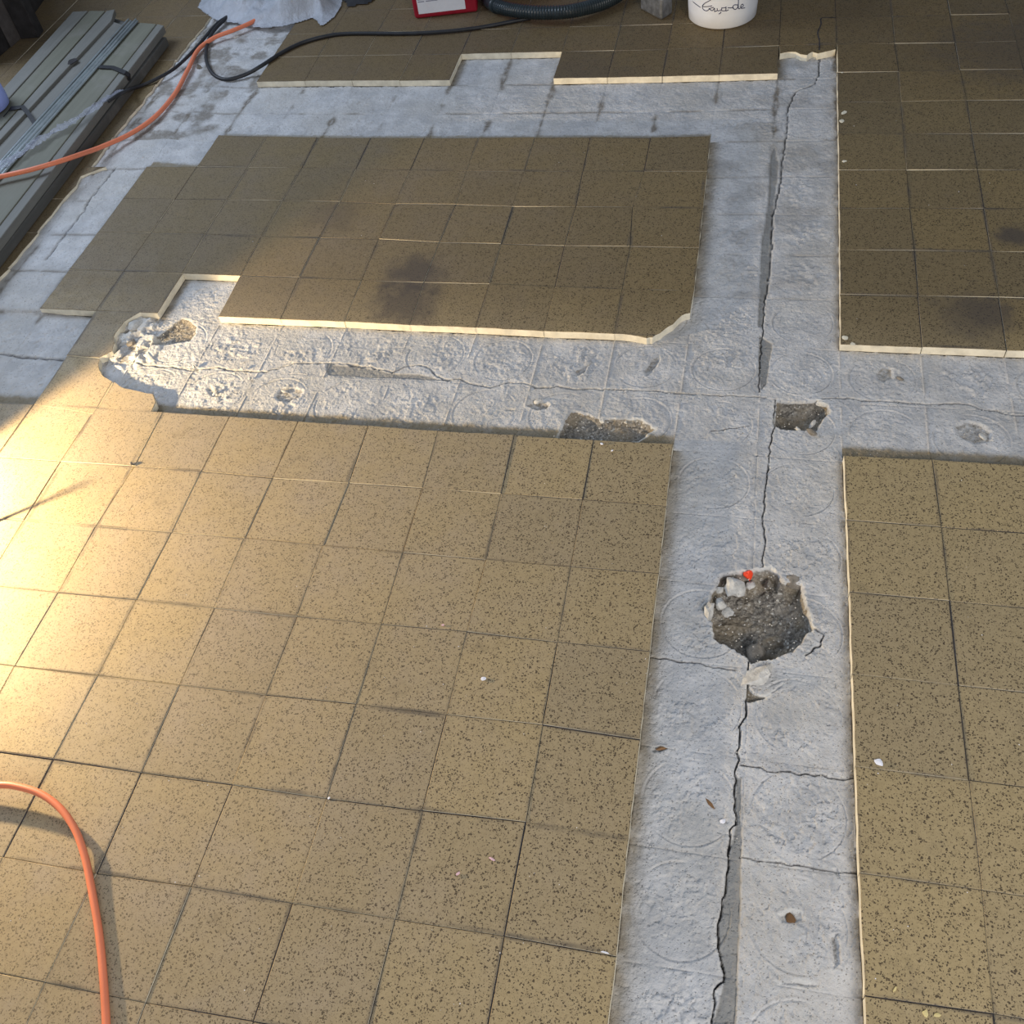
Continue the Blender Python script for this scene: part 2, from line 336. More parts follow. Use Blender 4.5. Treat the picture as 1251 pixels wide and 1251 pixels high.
# ------------------------------------------------------------------ the tile lattice (measured joints)
LAT = {(-10,2):(48,376.6), (-9,2):(117.5,379.5), (-9,3):(151,331.5), (-9,4):(184.6,284), (-9,5):(213.5,243), (-9,7):(267,165), (-8,-2):(29,635.5), (-8,-1):(74,563.5),
    (-8,2):(192,382.6), (-8,3):(223,334), (-8,4):(250.6,285.5), (-8,5):(277,244), (-8,6):(303,204), (-8,7):(325,166.5), (-8,9):(372,98.5), (-7,-4):(18,814),
    (-7,-3):(71,724), (-7,-2):(117,643), (-7,-1):(165,569), (-7,2):(266.7,387), (-7,3):(293.6,336.6), (-7,4):(318.7,289), (-7,5):(345,244.5), (-7,6):(369,204.5),
    (-7,7):(387.6,167.5), (-6,-6):(3.6,1047), (-6,-5):(65,927.5), (-6,-4):(120,825.5), (-6,-3):(167,732.6), (-6,-2):(210,650), (-6,-1):(246,575.5), (-6,2):(342.7,390),
    (-6,3):(365.5,338.5), (-6,4):(389.5,290.6), (-6,5):(415,246), (-6,6):(435,206), (-6,7):(453,168), (-5,-7):(55,1200), (-5,-6):(118,1067), (-5,-5):(172,944),
    (-5,-4):(219,837), (-5,-3):(262,742.7), (-5,-2):(299,657), (-5,-1):(332.7,584), (-5,2):(421,393), (-5,3):(442,342.6), (-5,4):(462.6,292), (-5,5):(483,249),
    (-5,6):(501,207), (-5,7):(518.5,168), (-4,-7):(177.5,1225), (-4,-6):(233.5,1083), (-4,-5):(283.6,958.6), (-4,-4):(325,849), (-4,-3):(363,753), (-4,-2):(395,666),
    (-4,-1):(426,590), (-4,2):(500.5,397), (-4,3):(518,345), (-4,4):(537,296), (-4,5):(557,249.5), (-4,6):(570,208.5), (-4,7):(584.6,168), (-3,-6):(356.7,1103),
    (-3,-5):(398.7,975.4), (-3,-4):(434.7,860), (-3,-3):(466,762.6), (-3,-2):(492,674.6), (-3,-1):(516,596), (-3,0):(535,526), (-3,2):(581,400), (-3,3):(597.6,346.6),
    (-3,4):(612,297.5), (-3,5):(626,252), (-3,6):(641,209), (-3,7):(653,167.5), (-2,-6):(482.6,1122.5), (-2,-5):(516,990), (-2,-4):(545.7,873), (-2,-3):(570,771),
    (-2,-2):(593.6,683.5), (-2,-1):(612,603), (-2,0):(628,531), (-2,3):(678,350), (-2,4):(689.6,300), (-2,5):(703.5,252), (-2,6):(712,209), (-2,7):(721,167),
    (-1,-6):(616,1143), (-1,-5):(642,1004), (-1,-4):(663,885.5), (-1,-3):(681,784), (-1,-2):(697,692), (-1,-1):(711.5,610), (-1,0):(725,537), (-1,2):(751,407.6),
    (-1,3):(760,353), (-1,4):(769.7,300.6), (-1,5):(773,252), (-1,6):(787,209), (-1,7):(795,167.5), (0,-6):(753,1168), (0,-5):(768,1024.6), (0,-4):(782,903.5),
    (0,-3):(794,795.6), (0,-2):(805,700), (0,-1):(814,617.5), (0,0):(822.6,542), (0,3):(848,354), (0,4):(854,302), (0,5):(859,254), (0,6):(864,209),
    (0,7):(868,165.5), (2,-6):(1056.5,1216), (2,-5):(1050,1066), (2,-4):(1045,936), (2,-3):(1041,823), (2,-2):(1038,723), (2,-1):(1034.5,635), (2,0):(1031,556),
    (2,2):(1027,420), (2,3):(1026.5,359), (2,4):(1026,305), (2,5):(1025.5,254), (2,6):(1025,207.5), (2,7):(1024,163), (2,8):(1023.5,124), (2,9):(1023,88),
    (2,10):(1022,53.5), (2,11):(1021,20.5), (3,-6):(1213.5,1238), (3,-5):(1199.6,1087), (3,-4):(1184,953), (3,-3):(1171,837), (3,-2):(1160,734), (3,-1):(1150,643.5),
    (3,0):(1139,561), (3,2):(1127,424), (3,3):(1121.5,361), (3,4):(1117,305.5), (3,5):(1111.5,254), (3,6):(1107.5,207.5), (3,7):(1104,163), (3,8):(1101,124),
    (3,9):(1098,87), (3,10):(1093,53), (3,11):(1090,19.5), (4,2):(1230,428), (4,3):(1220,363), (4,4):(1211,307), (4,5):(1202,254), (4,6):(1194,207),
    (4,7):(1187,163), (4,8):(1181,122), (4,9):(1173,85), (4,10):(1167,52), (4,11):(1161,18)}
_res = {}
for (X, Y), (px, py) in LAT.items():
    q = P(px, py); _res[(X, Y)] = (q[0] - X * S, q[1] - Y * S)
_cache = {}
def V(i, j):
    if (i, j) in _cache: return _cache[(i, j)]
    if (i, j) in _res: d = _res[(i, j)]
    else:
        w = 0.35; dx = dy = 0
        for (a, b), (ex, ey) in _res.items():
            r2 = (a - i) ** 2 + (b - j) ** 2
            if r2 < 16: ww = 1 / (r2 * r2); w += ww; dx += ww * ex; dy += ww * ey
        d = (dx / w, dy / w)
    r = np.array([i * S + d[0], j * S + d[1]]); _cache[(i, j)] = r
    return r
def G(x, y):                 # continuous lattice coordinates -> world xy
    i, j = math.floor(x), math.floor(y); u, v = x - i, y - j
    return (V(i, j) * (1 - u) + V(i + 1, j) * u) * (1 - v) + (V(i, j + 1) * (1 - u) + V(i + 1, j + 1) * u) * v

GONE = set()
for j in range(-9, 9):
    for i in (0, 1): GONE.add((i, j))
for i in range(-7, 8):
    for j in (0, 1): GONE.add((i, j))
GONE |= {(-8, 1), (-8, 2), (-10, 0), (-10, 1), (-11, 0), (-11, 1), (-12, 0), (-12, 1)}
for j in range(2, 12): GONE.add((-11, j))
for j in range(6, 12): GONE.add((-10, j))
for i in range(-9, 0):
    for j in (7, 8): GONE.add((i, j))
GONE |= {(-5, 9), (-4, 9)}
# cells that keep a broken tile (outline in photo points on the tile surface)
def px(*pts): return [P(a, b)[:2] for a, b in pts]
BROKEN = {
    (-8, 0): px((116, 506), (150, 508), (182, 509), (190, 491), (187, 481), (172, 478), (158, 475), (147, 472), (139, 466)),
    (-9, 0): [V(-9, 0)] + px((114, 506), (137, 466), (127, 460), (122, 452), (120, 445), (121, 438), (105, 437)) + [V(-9, 1)],
    (-9, 1): [V(-9, 1)] + px((105, 436), (121, 437), (130, 433), (137, 429), (140, 419), (139, 411), (144, 403), (152, 393), (163, 386), (172, 381)) + [V(-9, 2)],
    (-1, 2): [V(-1, 2)] + px((770, 409), (790, 413), (797, 412), (806, 407), (812, 402), (822, 396), (833, 385), (843, 382)) + [V(0, 3), V(-1, 3)],
    (1, 9): px((953, 65), (963, 63), (972, 63), (978, 66), (986, 67), (992, 63), (999, 65), (1008, 63), (1021, 60)) + [V(2, 10), V(1, 10)],
}
for j in range(2, 12):      # tiles cut back along the left strip
    if j == 5: e = [(-11.16, j), (-11.12, j + .4), (-11.18, j + .7), (-11.0, j + .86), (-10.82, j + 1)]; c = [(-12, j)] + e + [(-12, j + 1)]
    else:
        rr = random.Random(j); e = [(-11.14 + rr.uniform(-.03, .03), j + k / 4) for k in range(5)]; c = [(-12, j)] + e + [(-12, j + 1)]
    BROKEN[(-12, j)] = [G(a, b) for a, b in c]
def has_tile(c): return c not in GONE

floor = None
# ---- the setting: the floor itself (screed under the tiles and ground below)
I0, I1, J0, J1 = -24, 14, -16, 22
vs, fs, idx = [], [], {}
def fv(i, j):
    if (i, j) not in idx:
        q = V(i, j); idx[(i, j)] = len(vs); vs.append((q[0], q[1], -DEP - 0.0005))
    return idx[(i, j)]
def bed(c): return (c in GONE) or (c in BROKEN)
for i in range(I0, I1):
    for j in range(J0, J1):
        if not bed((i, j)): fs.append((fv(i, j), fv(i + 1, j), fv(i + 1, j + 1), fv(i, j + 1)))
k = len(vs); e = 5.2
vs += [(-e, -3.4, -0.16), (3, -3.4, -0.16), (3, 4.6, -0.16), (-e, 4.6, -0.16)]; fs.append((k, k + 1, k + 2, k + 3))
floor = mesh_obj('floor', vs, fs, M['earth'])
tag(floor, 'old speckled tile floor with strips of tiles stripped down to grey mortar', 'floor', kind='structure')

# ---- tiles
rt = random.Random(3)
def tile_geo(outline, dz, tilt, segs, rag):
    cx = sum(q[0] for q in outline) / len(outline); cy = sum(q[1] for q in outline) / len(outline)
    pts = []
    n = len(outline)
    for a in range(n):
        p, q = np.array(outline[a]), np.array(outline[(a + 1) % n]); L = np.linalg.norm(q - p)
        sgs = segs[a] if a < len(segs) else 1
        nx, ny = (q - p)[1] / (L + 1e-9), -(q - p)[0] / (L + 1e-9)
        for k in range(sgs):
            t = k / sgs; o = 0 if k == 0 else rt.uniform(-rag[a], rag[a] * 0.3)
            pts.append((p[0] + (q - p)[0] * t + nx * o, p[1] + (q - p)[1] * t + ny * o))
    m_ = len(pts); b = 0.0011
    z = lambda x, y: dz + tilt[0] * (x - cx) + tilt[1] * (y - cy)
    v = []
    for x, y in pts:
        dx, dy = cx - x, cy - y; l = math.hypot(dx, dy) + 1e-9; v.append((x + dx / l * b * 1.4, y + dy / l * b * 1.4, z(x, y)))
    for x, y in pts: v.append((x, y, z(x, y) - b))
    for x, y in pts: v.append((x, y, -DEP))
    f = [tuple(range(m_))]; mi = [0]
    for a in range(m_):
        c = (a + 1) % m_; f.append((a, a + m_, c + m_, c)); mi.append(0)
        f.append((a + m_, a + 2 * m_, c + 2 * m_, c + m_)); mi.append(1)
    return v, f, mi, (cx, cy)
def area2(o): return sum(o[i][0] * o[(i + 1) % len(o)][1] - o[(i + 1) % len(o)][0] * o[i][1] for i in range(len(o)))
far_v, far_f, far_m = [], [], []
ntile = 0
order = sorted([(i, j) for i in range(I0, I1) for j in range(J0, J1)], key=lambda c: (c[0] * S - CAM[0]) ** 2 + (c[1] * S - CAM[1]) ** 2)
for (i, j) in order:
    c = (i, j)
    if c in BROKEN:
        out = [tuple(q) for q in BROKEN[c]]
        if area2(out) < 0: out = out[::-1]
        segs = [2] * len(out); rag = [0.002] * len(out)
    elif has_tile(c):
        A, B_, D_, E_ = V(i, j), V(i + 1, j), V(i + 1, j + 1), V(i, j + 1)
        nb = [(i, j - 1), (i + 1, j), (i, j + 1), (i - 1, j)]
        g = [0.0002 if bed(q) and q not in BROKEN else rt.choice((0.0003, 0.0004, 0.0006, 0.0009, 0.0016)) for q in nb]
        ux = (B_ - A) / np.linalg.norm(B_ - A); uy = (E_ - A) / np.linalg.norm(E_ - A)
        j4 = lambda: rt.uniform(-0.0006, 0.0006)
        out = [A + ux * (g[3] + j4() * .5) + uy * g[0], B_ - ux * g[1] + uy * g[0], D_ - ux * g[1] - uy * g[2], E_ + ux * (g[3] + j4() * .5) - uy * g[2]]
        out = [tuple(q) for q in out]
        segs = [7 if bed(q) else 2 for q in nb]; rag = [0.0013 if bed(q) else 0.0004 for q in nb]
    else: continue
    dz = rt.uniform(-0.0011, 0.0008); tl = (rt.uniform(-.006, .006), rt.uniform(-.005, .005))
    v, f, mi, ctr = tile_geo(out, dz, tl, segs, rag)
    ctr = tuple((V(i, j) + V(i + 1, j + 1)) / 2)
    vis = any(inframe((q[0], q[1], 0), 25) for q in out) or inframe((ctr[0], ctr[1], 0), 25)
    if vis and ntile < 300:
        mesh_obj('tile', v, f, [M['terrazzo'], M['side']], floor, mi, loc=(ctr[0], ctr[1], 0)); ntile += 1
    else:
        k = len(far_v); far_v += v; far_f += [tuple(a + k for a in q) for q in f]; far_m += mi
print('tiles', ntile)
tag(mesh_obj('outlying_tiles', far_v, far_f, [M['terrazzo'], M['side']], floor, far_m), kind='stuff')
# dirt packed in the joints
gv, gf = [], []
def gstrip(a, b, w, z):
    d = (b - a) / np.linalg.norm(b - a); nn = np.array([-d[1], d[0]]) * w; k = len(gv)
    for q in (a - nn, b - nn, b + nn, a + nn): gv.append((q[0], q[1], z))
    for q in (a - nn, b - nn, b + nn, a + nn): gv.append((q[0], q[1], z - 0.015))
    gf.extend([(k, k + 1, k + 2, k + 3), (k, k + 4, k + 5, k + 1), (k + 2, k + 6, k + 7, k + 3)])
for i in range(I0, I1):
    for j in range(J0, J1):
        for (o, a, b) in (((i, j - 1), (i, j), (i + 1, j)), ((i - 1, j), (i, j), (i, j + 1))):
            if not bed((i, j)) and not bed(o): gstrip(V(*a), V(*b), 0.0024, -rt.uniform(0.0016, 0.0030))
tag(mesh_obj('joint_dirt', gv, gf, M['grout'], floor), kind='stuff')

# ---- the mortar bed, one pad for each lifted tile
ZB = -DEP
def pl(*pts): return [tuple(P(a, b, ZB)[:2]) for a, b in pts]
CRACKS = [  # points, half width, depth
    (pl((1001, 62), (1001, 88), (995, 103), (972, 112), (963, 130), (962, 150), (960, 170), (956, 195), (955, 213), (951, 235), (944, 262), (943, 300), (940, 335), (934, 372), (932, 400), (929, 440), (927, 478)), 0.0007, 0.008),
    (pl((160, 445), (185, 447), (210, 448), (235, 453), (265, 449), (285, 453), (320, 455), (360, 444), (400, 443), (445, 447), (480, 455), (495, 448), (512, 446), (525, 450), (532, 458), (541, 464), (560, 463), (577, 469), (600, 473), (622, 467), (640, 468), (655, 474), (680, 472), (702, 475), (750, 476), (800, 478), (835, 480), (880, 483), (935, 485)), 0.0009, 0.010),
    (pl((1005, 487), (1030, 486), (1060, 489), (1095, 491), (1130, 494), (1155, 493), (1180, 493), (1195, 499), (1215, 502), (1240, 507), (1262, 507)), 0.0010, 0.010),
    (pl((947, 487), (946, 520), (941, 545), (938, 580), (934, 610), (932, 632), (935, 660), (931, 692)), 0.0007, 0.010),
    (pl((915, 808), (912, 840), (911, 875), (903, 887), (901, 930), (898, 952), (899, 1005), (892, 1015), (890, 1050), (884, 1100), (878, 1130), (876, 1155), (884, 1188), (884, 1197), (874, 1210), (870, 1255)), 0.0008, 0.014),
    (pl((143, 208), (135, 220), (122, 235), (110, 250), (104, 262), (90, 280), (75, 300), (58, 322)), 0.0012, 0.006),
    (pl((996, 768), (1006, 775), (1003, 787), (992, 795), (983, 800)), 0.0011, 0.005),
    (pl((0, 432), (30, 436), (55, 438), (80, 439)), 0.002, 0.006),
    (pl((868, 527), (885, 525), (905, 522), (915, 520)), 0.0008, 0.003),
    (pl((900, 820), (860, 812), (820, 806), (795, 803)), 0.0008, 0.003),
    (pl((905, 934), (945, 942), (985, 946), (1042, 952)), 0.0010, 0.004),
    (pl((905, 1047), (950, 1055), (1000, 1062), (1050, 1068)), 0.0007, 0.003),
]
HOLES = [   # outline, depth, edge width, kind
    (pl((893, 698), (912, 697), (930, 693), (942, 692), (952, 700), (957, 709), (968, 711), (981, 712), (982, 724), (985, 737), (992, 755), (996, 768), (987, 774), (978, 789), (970, 797), (958, 800), (948, 806), (930, 808), (918, 811), (912, 804), (903, 798), (893, 792), (880, 787), (872, 781), (868, 771), (869, 760), (862, 752), (858, 743), (863, 736), (868, 727), (873, 714), (879, 703)), 0.054, 0.012),
    (pl((948, 488), (965, 490), (985, 490), (998, 489), (1010, 492), (1015, 504), (1007, 511), (1002, 519), (998, 527), (985, 526), (975, 527), (955, 525), (945, 521), (946, 505)), 0.036, 0.010),
    (pl((690, 512), (697, 502), (705, 503), (725, 507), (735, 511), (760, 510), (785, 512), (798, 521), (803, 524), (795, 530), (780, 540), (730, 541), (700, 540), (680, 535)), 0.020, 0.014),
    (pl((912, 838), (922, 846), (935, 849), (946, 842), (957, 836), (944, 848), (934, 855), (922, 858), (911, 858)), 0.014, 0.008),
    (pl((184, 421), (190, 414), (204, 402), (214, 394), (222, 388), (232, 391), (241, 399), (240, 408), (233, 417), (218, 419), (200, 423), (190, 424)), 0.014, 0.014),
    (pl((640, 494), (652, 488), (665, 489), (673, 494), (668, 500), (655, 501)), 0.007, 0.005),
    (pl((618, 499), (630, 499), (627, 502), (617, 502)), 0.008, 0.003),
    (pl((616, 486), (625, 464), (634, 466), (630, 468), (618, 467)), 0.001, 0.004),
    (pl((334, 485), (342, 474), (358, 472), (372, 476), (368, 486), (352, 492), (340, 491)), 0.007, 0.012),
    (pl((250, 476), (258, 470), (262, 476), (268, 484), (258, 484)), 0.006, 0.008),
    (pl((796, 913), (806, 913), (817, 915), (806, 919), (797, 919)), 0.006, 0.004),
    (pl((1017, 1061), (1023, 1060), (1027, 1066), (1026, 1071), (1019, 1066)), 0.010, 0.004),
    (pl((1012, 1142), (1022, 1140), (1026, 1155), (1028, 1178), (1018, 1184), (1016, 1165)), 0.008, 0.006),
    (pl((950, 1118), (965, 1110), (980, 1113), (985, 1126), (972, 1130), (955, 1127)), 0.006, 0.008),
    (pl((942, 1199), (975, 1197), (998, 1200), (1003, 1207), (985, 1208), (960, 1203)), 0.007, 0.006),
    (pl((700, 452), (712, 446), (722, 444), (715, 456), (704, 460)), 0.006, 0.006),
    (pl((785, 452), (795, 438), (806, 432), (808, 440), (798, 455), (790, 460)), 0.008, 0.008),
    (pl((1068, 455), (1078, 446), (1092, 450), (1092, 462), (1080, 468), (1072, 464)), 0.005, 0.008),
    (pl((1165, 520), (1180, 514), (1200, 518), (1212, 528), (1212, 540), (1190, 543), (1170, 534)), 0.005, 0.008),
]
CEMENT = [pl((899, 950), (906, 950), (905, 1100), (899, 1251), (871, 1251), (885, 1197), (876, 1150), (890, 1050), (899, 1010)),
          pl((400, 444), (445, 448), (480, 456), (512, 457), (541, 464), (560, 466), (500, 463), (450, 461), (400, 458), (398, 448)),
          pl((944, 262), (943, 300), (940, 335), (934, 372), (932, 400), (926, 400), (930, 300), (938, 250), (941, 190), (946, 180), (952, 200)),
          pl((944, 420), (936, 470), (930, 478), (926, 440), (928, 410))]
EDGES = []          # exposed near/left edges of the recess: their shadow is painted on the mortar
def H(X, Y, cx, cy, i, j, u, v):
    rr = random.Random(i * 131 + j * 17)
    w = 0.006 * (fbm(X * 28, Y * 28, 11, 3) - 0.5)
    rough = 0.6 + 0.8 * rr.random()
    h = 0.0022 * (fbm(X * 9, Y * 9, 3, 3) - 0.5)
    h += 0.0020 * rough * (fbm(X * 120, Y * 120, 5, 2) - 0.5) * (0.4 + 1.2 * sstep(.35, .65, fbm(X * 12, Y * 12, 6, 2)))
    # round print of the tile backs
    du = (u - 0.5) * S; dv = (v - 0.5) * S
    ox, oy = rr.uniform(-.004, .004), rr.uniform(-.004, .004)
    r = np.hypot(du - ox, dv - oy); R = 0.083 + rr.uniform(-.004, .003)
    ring = rr.random() < 0.85
    if ring:
        vis = sstep(0.40, 0.56, fbm(X * 14 + 3, Y * 14, 21 + (i * 7 + j) % 5, 2))
        h += vis * (-0.0022 * np.exp(-((r - R) / 0.0018) ** 2) + 0.0013 * np.exp(-((r - R - 0.0035) / 0.002) ** 2))
    ins = 1 - sstep(R - 0.022, R - 0.004, r)
    lump = fbm(X * 80 + 9, Y * 80, 31, 3)
    amp = rr.choice((0.0012, 0.0022, 0.0032)) * (1.25 if j in (0, 1) or i in (0, 1) else 0.7)
    h += ins * amp * 0.75 * (sstep(0.48, 0.54, lump) - 0.4) * sstep(0.3, 0.6, fbm(X * 18, Y * 18, 41, 2))
    blob = vn(X * 130, Y * 130, 51)
    h += 0.0016 * sstep(0.80, 0.97, blob) * (0.3 + 0.7 * ins) - 0.0022 * sstep(0.86, 0.95, vn(X * 170, Y * 170, 52))
    h += 0.0008 * (sstep(0.48, 0.51, fbm(X * 34, Y * 34, 61, 4)) - 0.5)
    # seams between the pads
    su = np.minimum(u, 1 - u) * S; sv = np.minimum(v, 1 - v) * S
    ww = 0.0011
    ridge_u = 1.0 if j in (0, 1) and not (i in (0, 1)) else (-0.4 if j >= 7 else -0.8)
    if i in (0, 1) and j in (0, 1): ridge_u = 0.8
    nz = sstep(0.25, 0.5, vn(X * 35, Y * 35, 71))
    h += ridge_u * 0.0021 * np.exp(-((su + 0.3 * w) / 0.0017) ** 2) * nz
    h += (-0.9) * 0.0020 * np.exp(-((sv + 0.25 * w) / 0.0016) ** 2) * nz
    return h, su, sv, nz
def make_pad(i, j, n):
    t = np.linspace(0, 1, n + 1); U, W_ = np.meshgrid(t, t, indexing='ij')
    a, b, c, d = V(i, j), V(i + 1, j), V(i + 1, j + 1), V(i, j + 1)
    X = (a[0] * (1 - U) + b[0] * U) * (1 - W_) + (d[0] * (1 - U) + c[0] * U) * W_
    Y = (a[1] * (1 - U) + b[1] * U) * (1 - W_) + (d[1] * (1 - U) + c[1] * U) * W_
    cx, cy = X.mean(), Y.mean()
    h, su, sv, nz = H(X, Y, cx, cy, i, j, U, W_)
    wob = (fbm(X * 60, Y * 60, 81, 3) - 0.5); wob2 = (fbm(X * 160, Y * 160, 82, 2) - 0.5)
    exposed = np.zeros_like(X); dark = np.zeros_like(X); white = np.zeros_like(X); grime_shade = np.zeros_like(X); edge_shade_v = np.zeros_like(X); cem = np.zeros_like(X)
    zone = lambda pts, m_=0.03: (min(q[0] for q in pts) - m_ < cx + S and max(q[0] for q in pts) + m_ > cx - S and min(q[1] for q in pts) - m_ < cy + S and max(q[1] for q in pts) + m_ > cy - S)
    for pts, hw, dp in CRACKS:
        if not zone(pts): continue
        dd = dline(X + 0.006 * (vn(X * 70, Y * 70, 140) - .5), Y + 0.006 * (vn(X * 70, Y * 70, 141) - .5), pts) + 0.0012 * wob2
        res = S / n
        k = 1 - sstep(hw * 0.5, hw + res * 0.7, np.abs(dd))
        h -= dp * k; dark = np.maximum(dark, k * 0.85)
        white = np.maximum(white, 0.35 * np.exp(-((np.abs(dd) - hw - 0.004) / 0.003) ** 2) * (wob > 0.05))
    for k_, (pts, dp, ew) in enumerate(HOLES):
        if not zone(pts): continue
        dd = dline(X, Y, pts + [pts[0]]); sd = np.where(inside(X, Y, pts), dd, -dd) + 0.007 * wob * (1 if dp > .01 else .5) + 0.003 * wob2
        k = sstep(0, ew, sd)
        h += np.where(sd < 0, 0.0022 * np.exp(-((sd + 0.003) / 0.004) ** 2) * (wob + .3), 0)
        rub = 0.016 * (fbm(X * 45, Y * 45, 91, 4) - 0.5) * min(1, dp / 0.03) + 0.004 * (fbm(X * 170, Y * 170, 92, 2) - 0.5)
        bowl = dp * (0.72 + 0.28 * sstep(0, ew * 3.5, sd))
        h = h * (1 - k) + k * (-bowl + rub * k)
        ex = sstep(0.0015, 0.006, sd) * (1.0 if dp > 0.012 else 0.45)
        exposed = np.maximum(exposed, ex)
        white = np.where(sd > -0.004, np.maximum(white * (1 - ex), (0.75 if dp > .012 else .4) * np.exp(-((sd - 0.0005) / 0.0032) ** 2) * sstep(0.40, 0.62, fbm(X * 42, Y * 42, 131, 3))), white)
        dark *= (1 - ex)
    for pts in CEMENT:
        if zone(pts):
            dd = dline(X, Y, pts + [pts[0]]); sd = np.where(inside(X, Y, pts), dd, -dd) + 0.004 * wob
            k = sstep(-0.001, 0.002, sd); cem = np.maximum(cem, k * 0.85); h -= 0.003 * k * (1 - exposed)
    # dirt on seams and right edges, tile-edge shadow painted along near and left ones
    far = 1.0 if j >= 7 or i <= -10 else (0.55 if i in (0, 1) and j > 2 else 0.22)
    gm = fbm(X * 10, Y * 10, 101, 3)
    seam = np.maximum(np.exp(-((su + 0.030 * (fbm(X * 22, Y * 22, 107, 3) - .5)) / 0.009) ** 2) * (1.0 if j >= 7 else .8), np.exp(-(sv / 0.006) ** 2) * 0.7)
    grime_shade = far * seam * sstep(0.42, 0.60, gm)
    if j >= 7 and i <= -10: grime_shade = np.maximum(grime_shade, 0.75 * sstep(0.45, 0.68, fbm(X * 16, Y * 16, 103, 4)))
    if i in (0, 1) and j > 2: grime_shade = np.maximum(grime_shade, 0.30 * sstep(0.50, 0.72, fbm(X * 12, Y * 12, 104, 4)))
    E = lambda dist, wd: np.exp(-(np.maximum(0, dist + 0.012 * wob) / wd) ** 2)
    if not bed((i - 1, j)): edge_shade_v = np.maximum(edge_shade_v, 0.42 * E(U * S - 0.008, 0.014)); grime_shade = np.maximum(grime_shade, 0.75 * E(U * S, 0.018) * (0.35 + 0.5 * nz))
    if not bed((i + 1, j)): grime_shade = np.maximum(grime_shade, 0.45 * E((1 - U) * S, 0.012) * nz)
    if not bed((i, j - 1)): edge_shade_v = np.maximum(edge_shade_v, 0.85 * E(W_ * S - (0.040 if j < 7 else .045), 0.011 if j < 7 else .006))
    if not bed((i, j - 1)): h += 0.002 * E(W_ * S, 0.012) * (1 - exposed)
    if j >= 7: edge_shade_v *= 0.8
    if i <= -7 and i >= -9 and j in (0, 1):   # crumbled heap where the strip ends
        hp = fbm(X * 38, Y * 38, 120, 4); m_ = (1 - sstep(-7.95 * S, -7.5 * S, X)) * (0.25 + 0.75 * sstep(0.85 * S, 1.1 * S, Y))
        h += m_ * (1 - exposed) * 0.011 * sstep(0.42, 0.62, hp); exposed = np.maximum(exposed, 0.45 * m_ * sstep(0.50, 0.40, hp)); white = np.maximum(white, 0.7 * m_ * sstep(.5, .6, hp))
    h += 0.0165 * sstep(-9.2 * S, -10.2 * S, X) * sstep(2.0 * S, 2.12 * S, Y) * (0.85 + 0.3 * (fbm(X * 20, Y * 20, 150, 3) - .5)) if i <= -10 else 0
    Z = h
    Z = ZB + np.clip(Z, -0.13, 0.018)
    verts = np.stack([X - cx, Y - cy, Z], -1).reshape(-1, 3)
    ii, jj = np.meshgrid(np.arange(n), np.arange(n), indexing='ij'); q = (ii * (n + 1) + jj).ravel()
    faces = np.stack([q, q + n + 1, q + n + 2, q + 1], -1)
    me = bpy.data.meshes.new('mortar_pad'); nv, nf = len(verts), len(faces)
    me.vertices.add(nv); me.vertices.foreach_set('co', verts.astype(np.float32).ravel())
    me.loops.add(nf * 4); me.loops.foreach_set('vertex_index', faces.astype(np.int32).ravel())
    me.polygons.add(nf); me.polygons.foreach_set('loop_start', (np.arange(nf) * 4).astype(np.int32)); me.polygons.foreach_set('loop_total', np.full(nf, 4, np.int32))
    me.polygons.foreach_set('use_smooth', np.ones(nf, bool)); me.update(calc_edges=True); me.validate()
    for nm, arr in (('exposed', exposed), ('dark', dark), ('white', white), ('grime', grime_shade), ('tan', edge_shade_v), ('cement', cem)):
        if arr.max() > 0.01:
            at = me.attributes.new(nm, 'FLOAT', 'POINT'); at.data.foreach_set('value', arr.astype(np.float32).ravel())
    me.materials.append(M['mortar'])
    o = bpy.data.objects.new('mortar_pad', me); C.objects.link(o); o.location = (float(cx), float(cy), 0); o.parent = floor
    return o
for c in sorted(set(GONE) | set(BROKEN)):
    i, j = c
    q = V(i, j) + np.array([S / 2, S / 2]); near = inframe((q[0], q[1], 0), 140)
    if not near: n = 10
    elif i in (0, 1) and j <= 2: n = 104
    elif j in (0, 1, 2) and i > -10: n = 84
    elif i in (0, 1): n = 48
    else: n = 40
    make_pad(i, j, n)

# ------------------------------------------------------------------ crack through the last tiles, splashes of mortar (parts of the floor)
def ribbon(name, pts, hw, z, mat, parent=None, th=0.0):
    path = [np.array(q) for q in catmull(pts, 4)] if len(pts) > 2 else [np.array(q) for q in pts]
    v, f = [], []; rr = random.Random(len(pts)); n = len(path)
    for k, q in enumerate(path):
        t = path[min(k + 1, n - 1)] - path[max(k - 1, 0)]; t = t / (np.linalg.norm(t) + 1e-9); nn = np.array([-t[1], t[0]])
        w = hw * rr.uniform(0.6, 1.3)
        v += [(q[0] + nn[0] * w, q[1] + nn[1] * w, z), (q[0] - nn[0] * w, q[1] - nn[1] * w, z)]
    for k in range(n - 1): f.append((2 * k, 2 * k + 1, 2 * k + 3, 2 * k + 2))
    o = mesh_obj(name, v, f, mat, parent)
    if th:
        s = o.modifiers.new('thick', 'SOLIDIFY'); s.thickness = th
    return o
ribbon('tile_crack', [P(*q)[:2] for q in ((1021, 22), (1004, 22), (1003, 30), (999, 40), (1001, 50), (1001, 61))], 0.0022, 0.0010, M['grout'], floor, 0.0006)
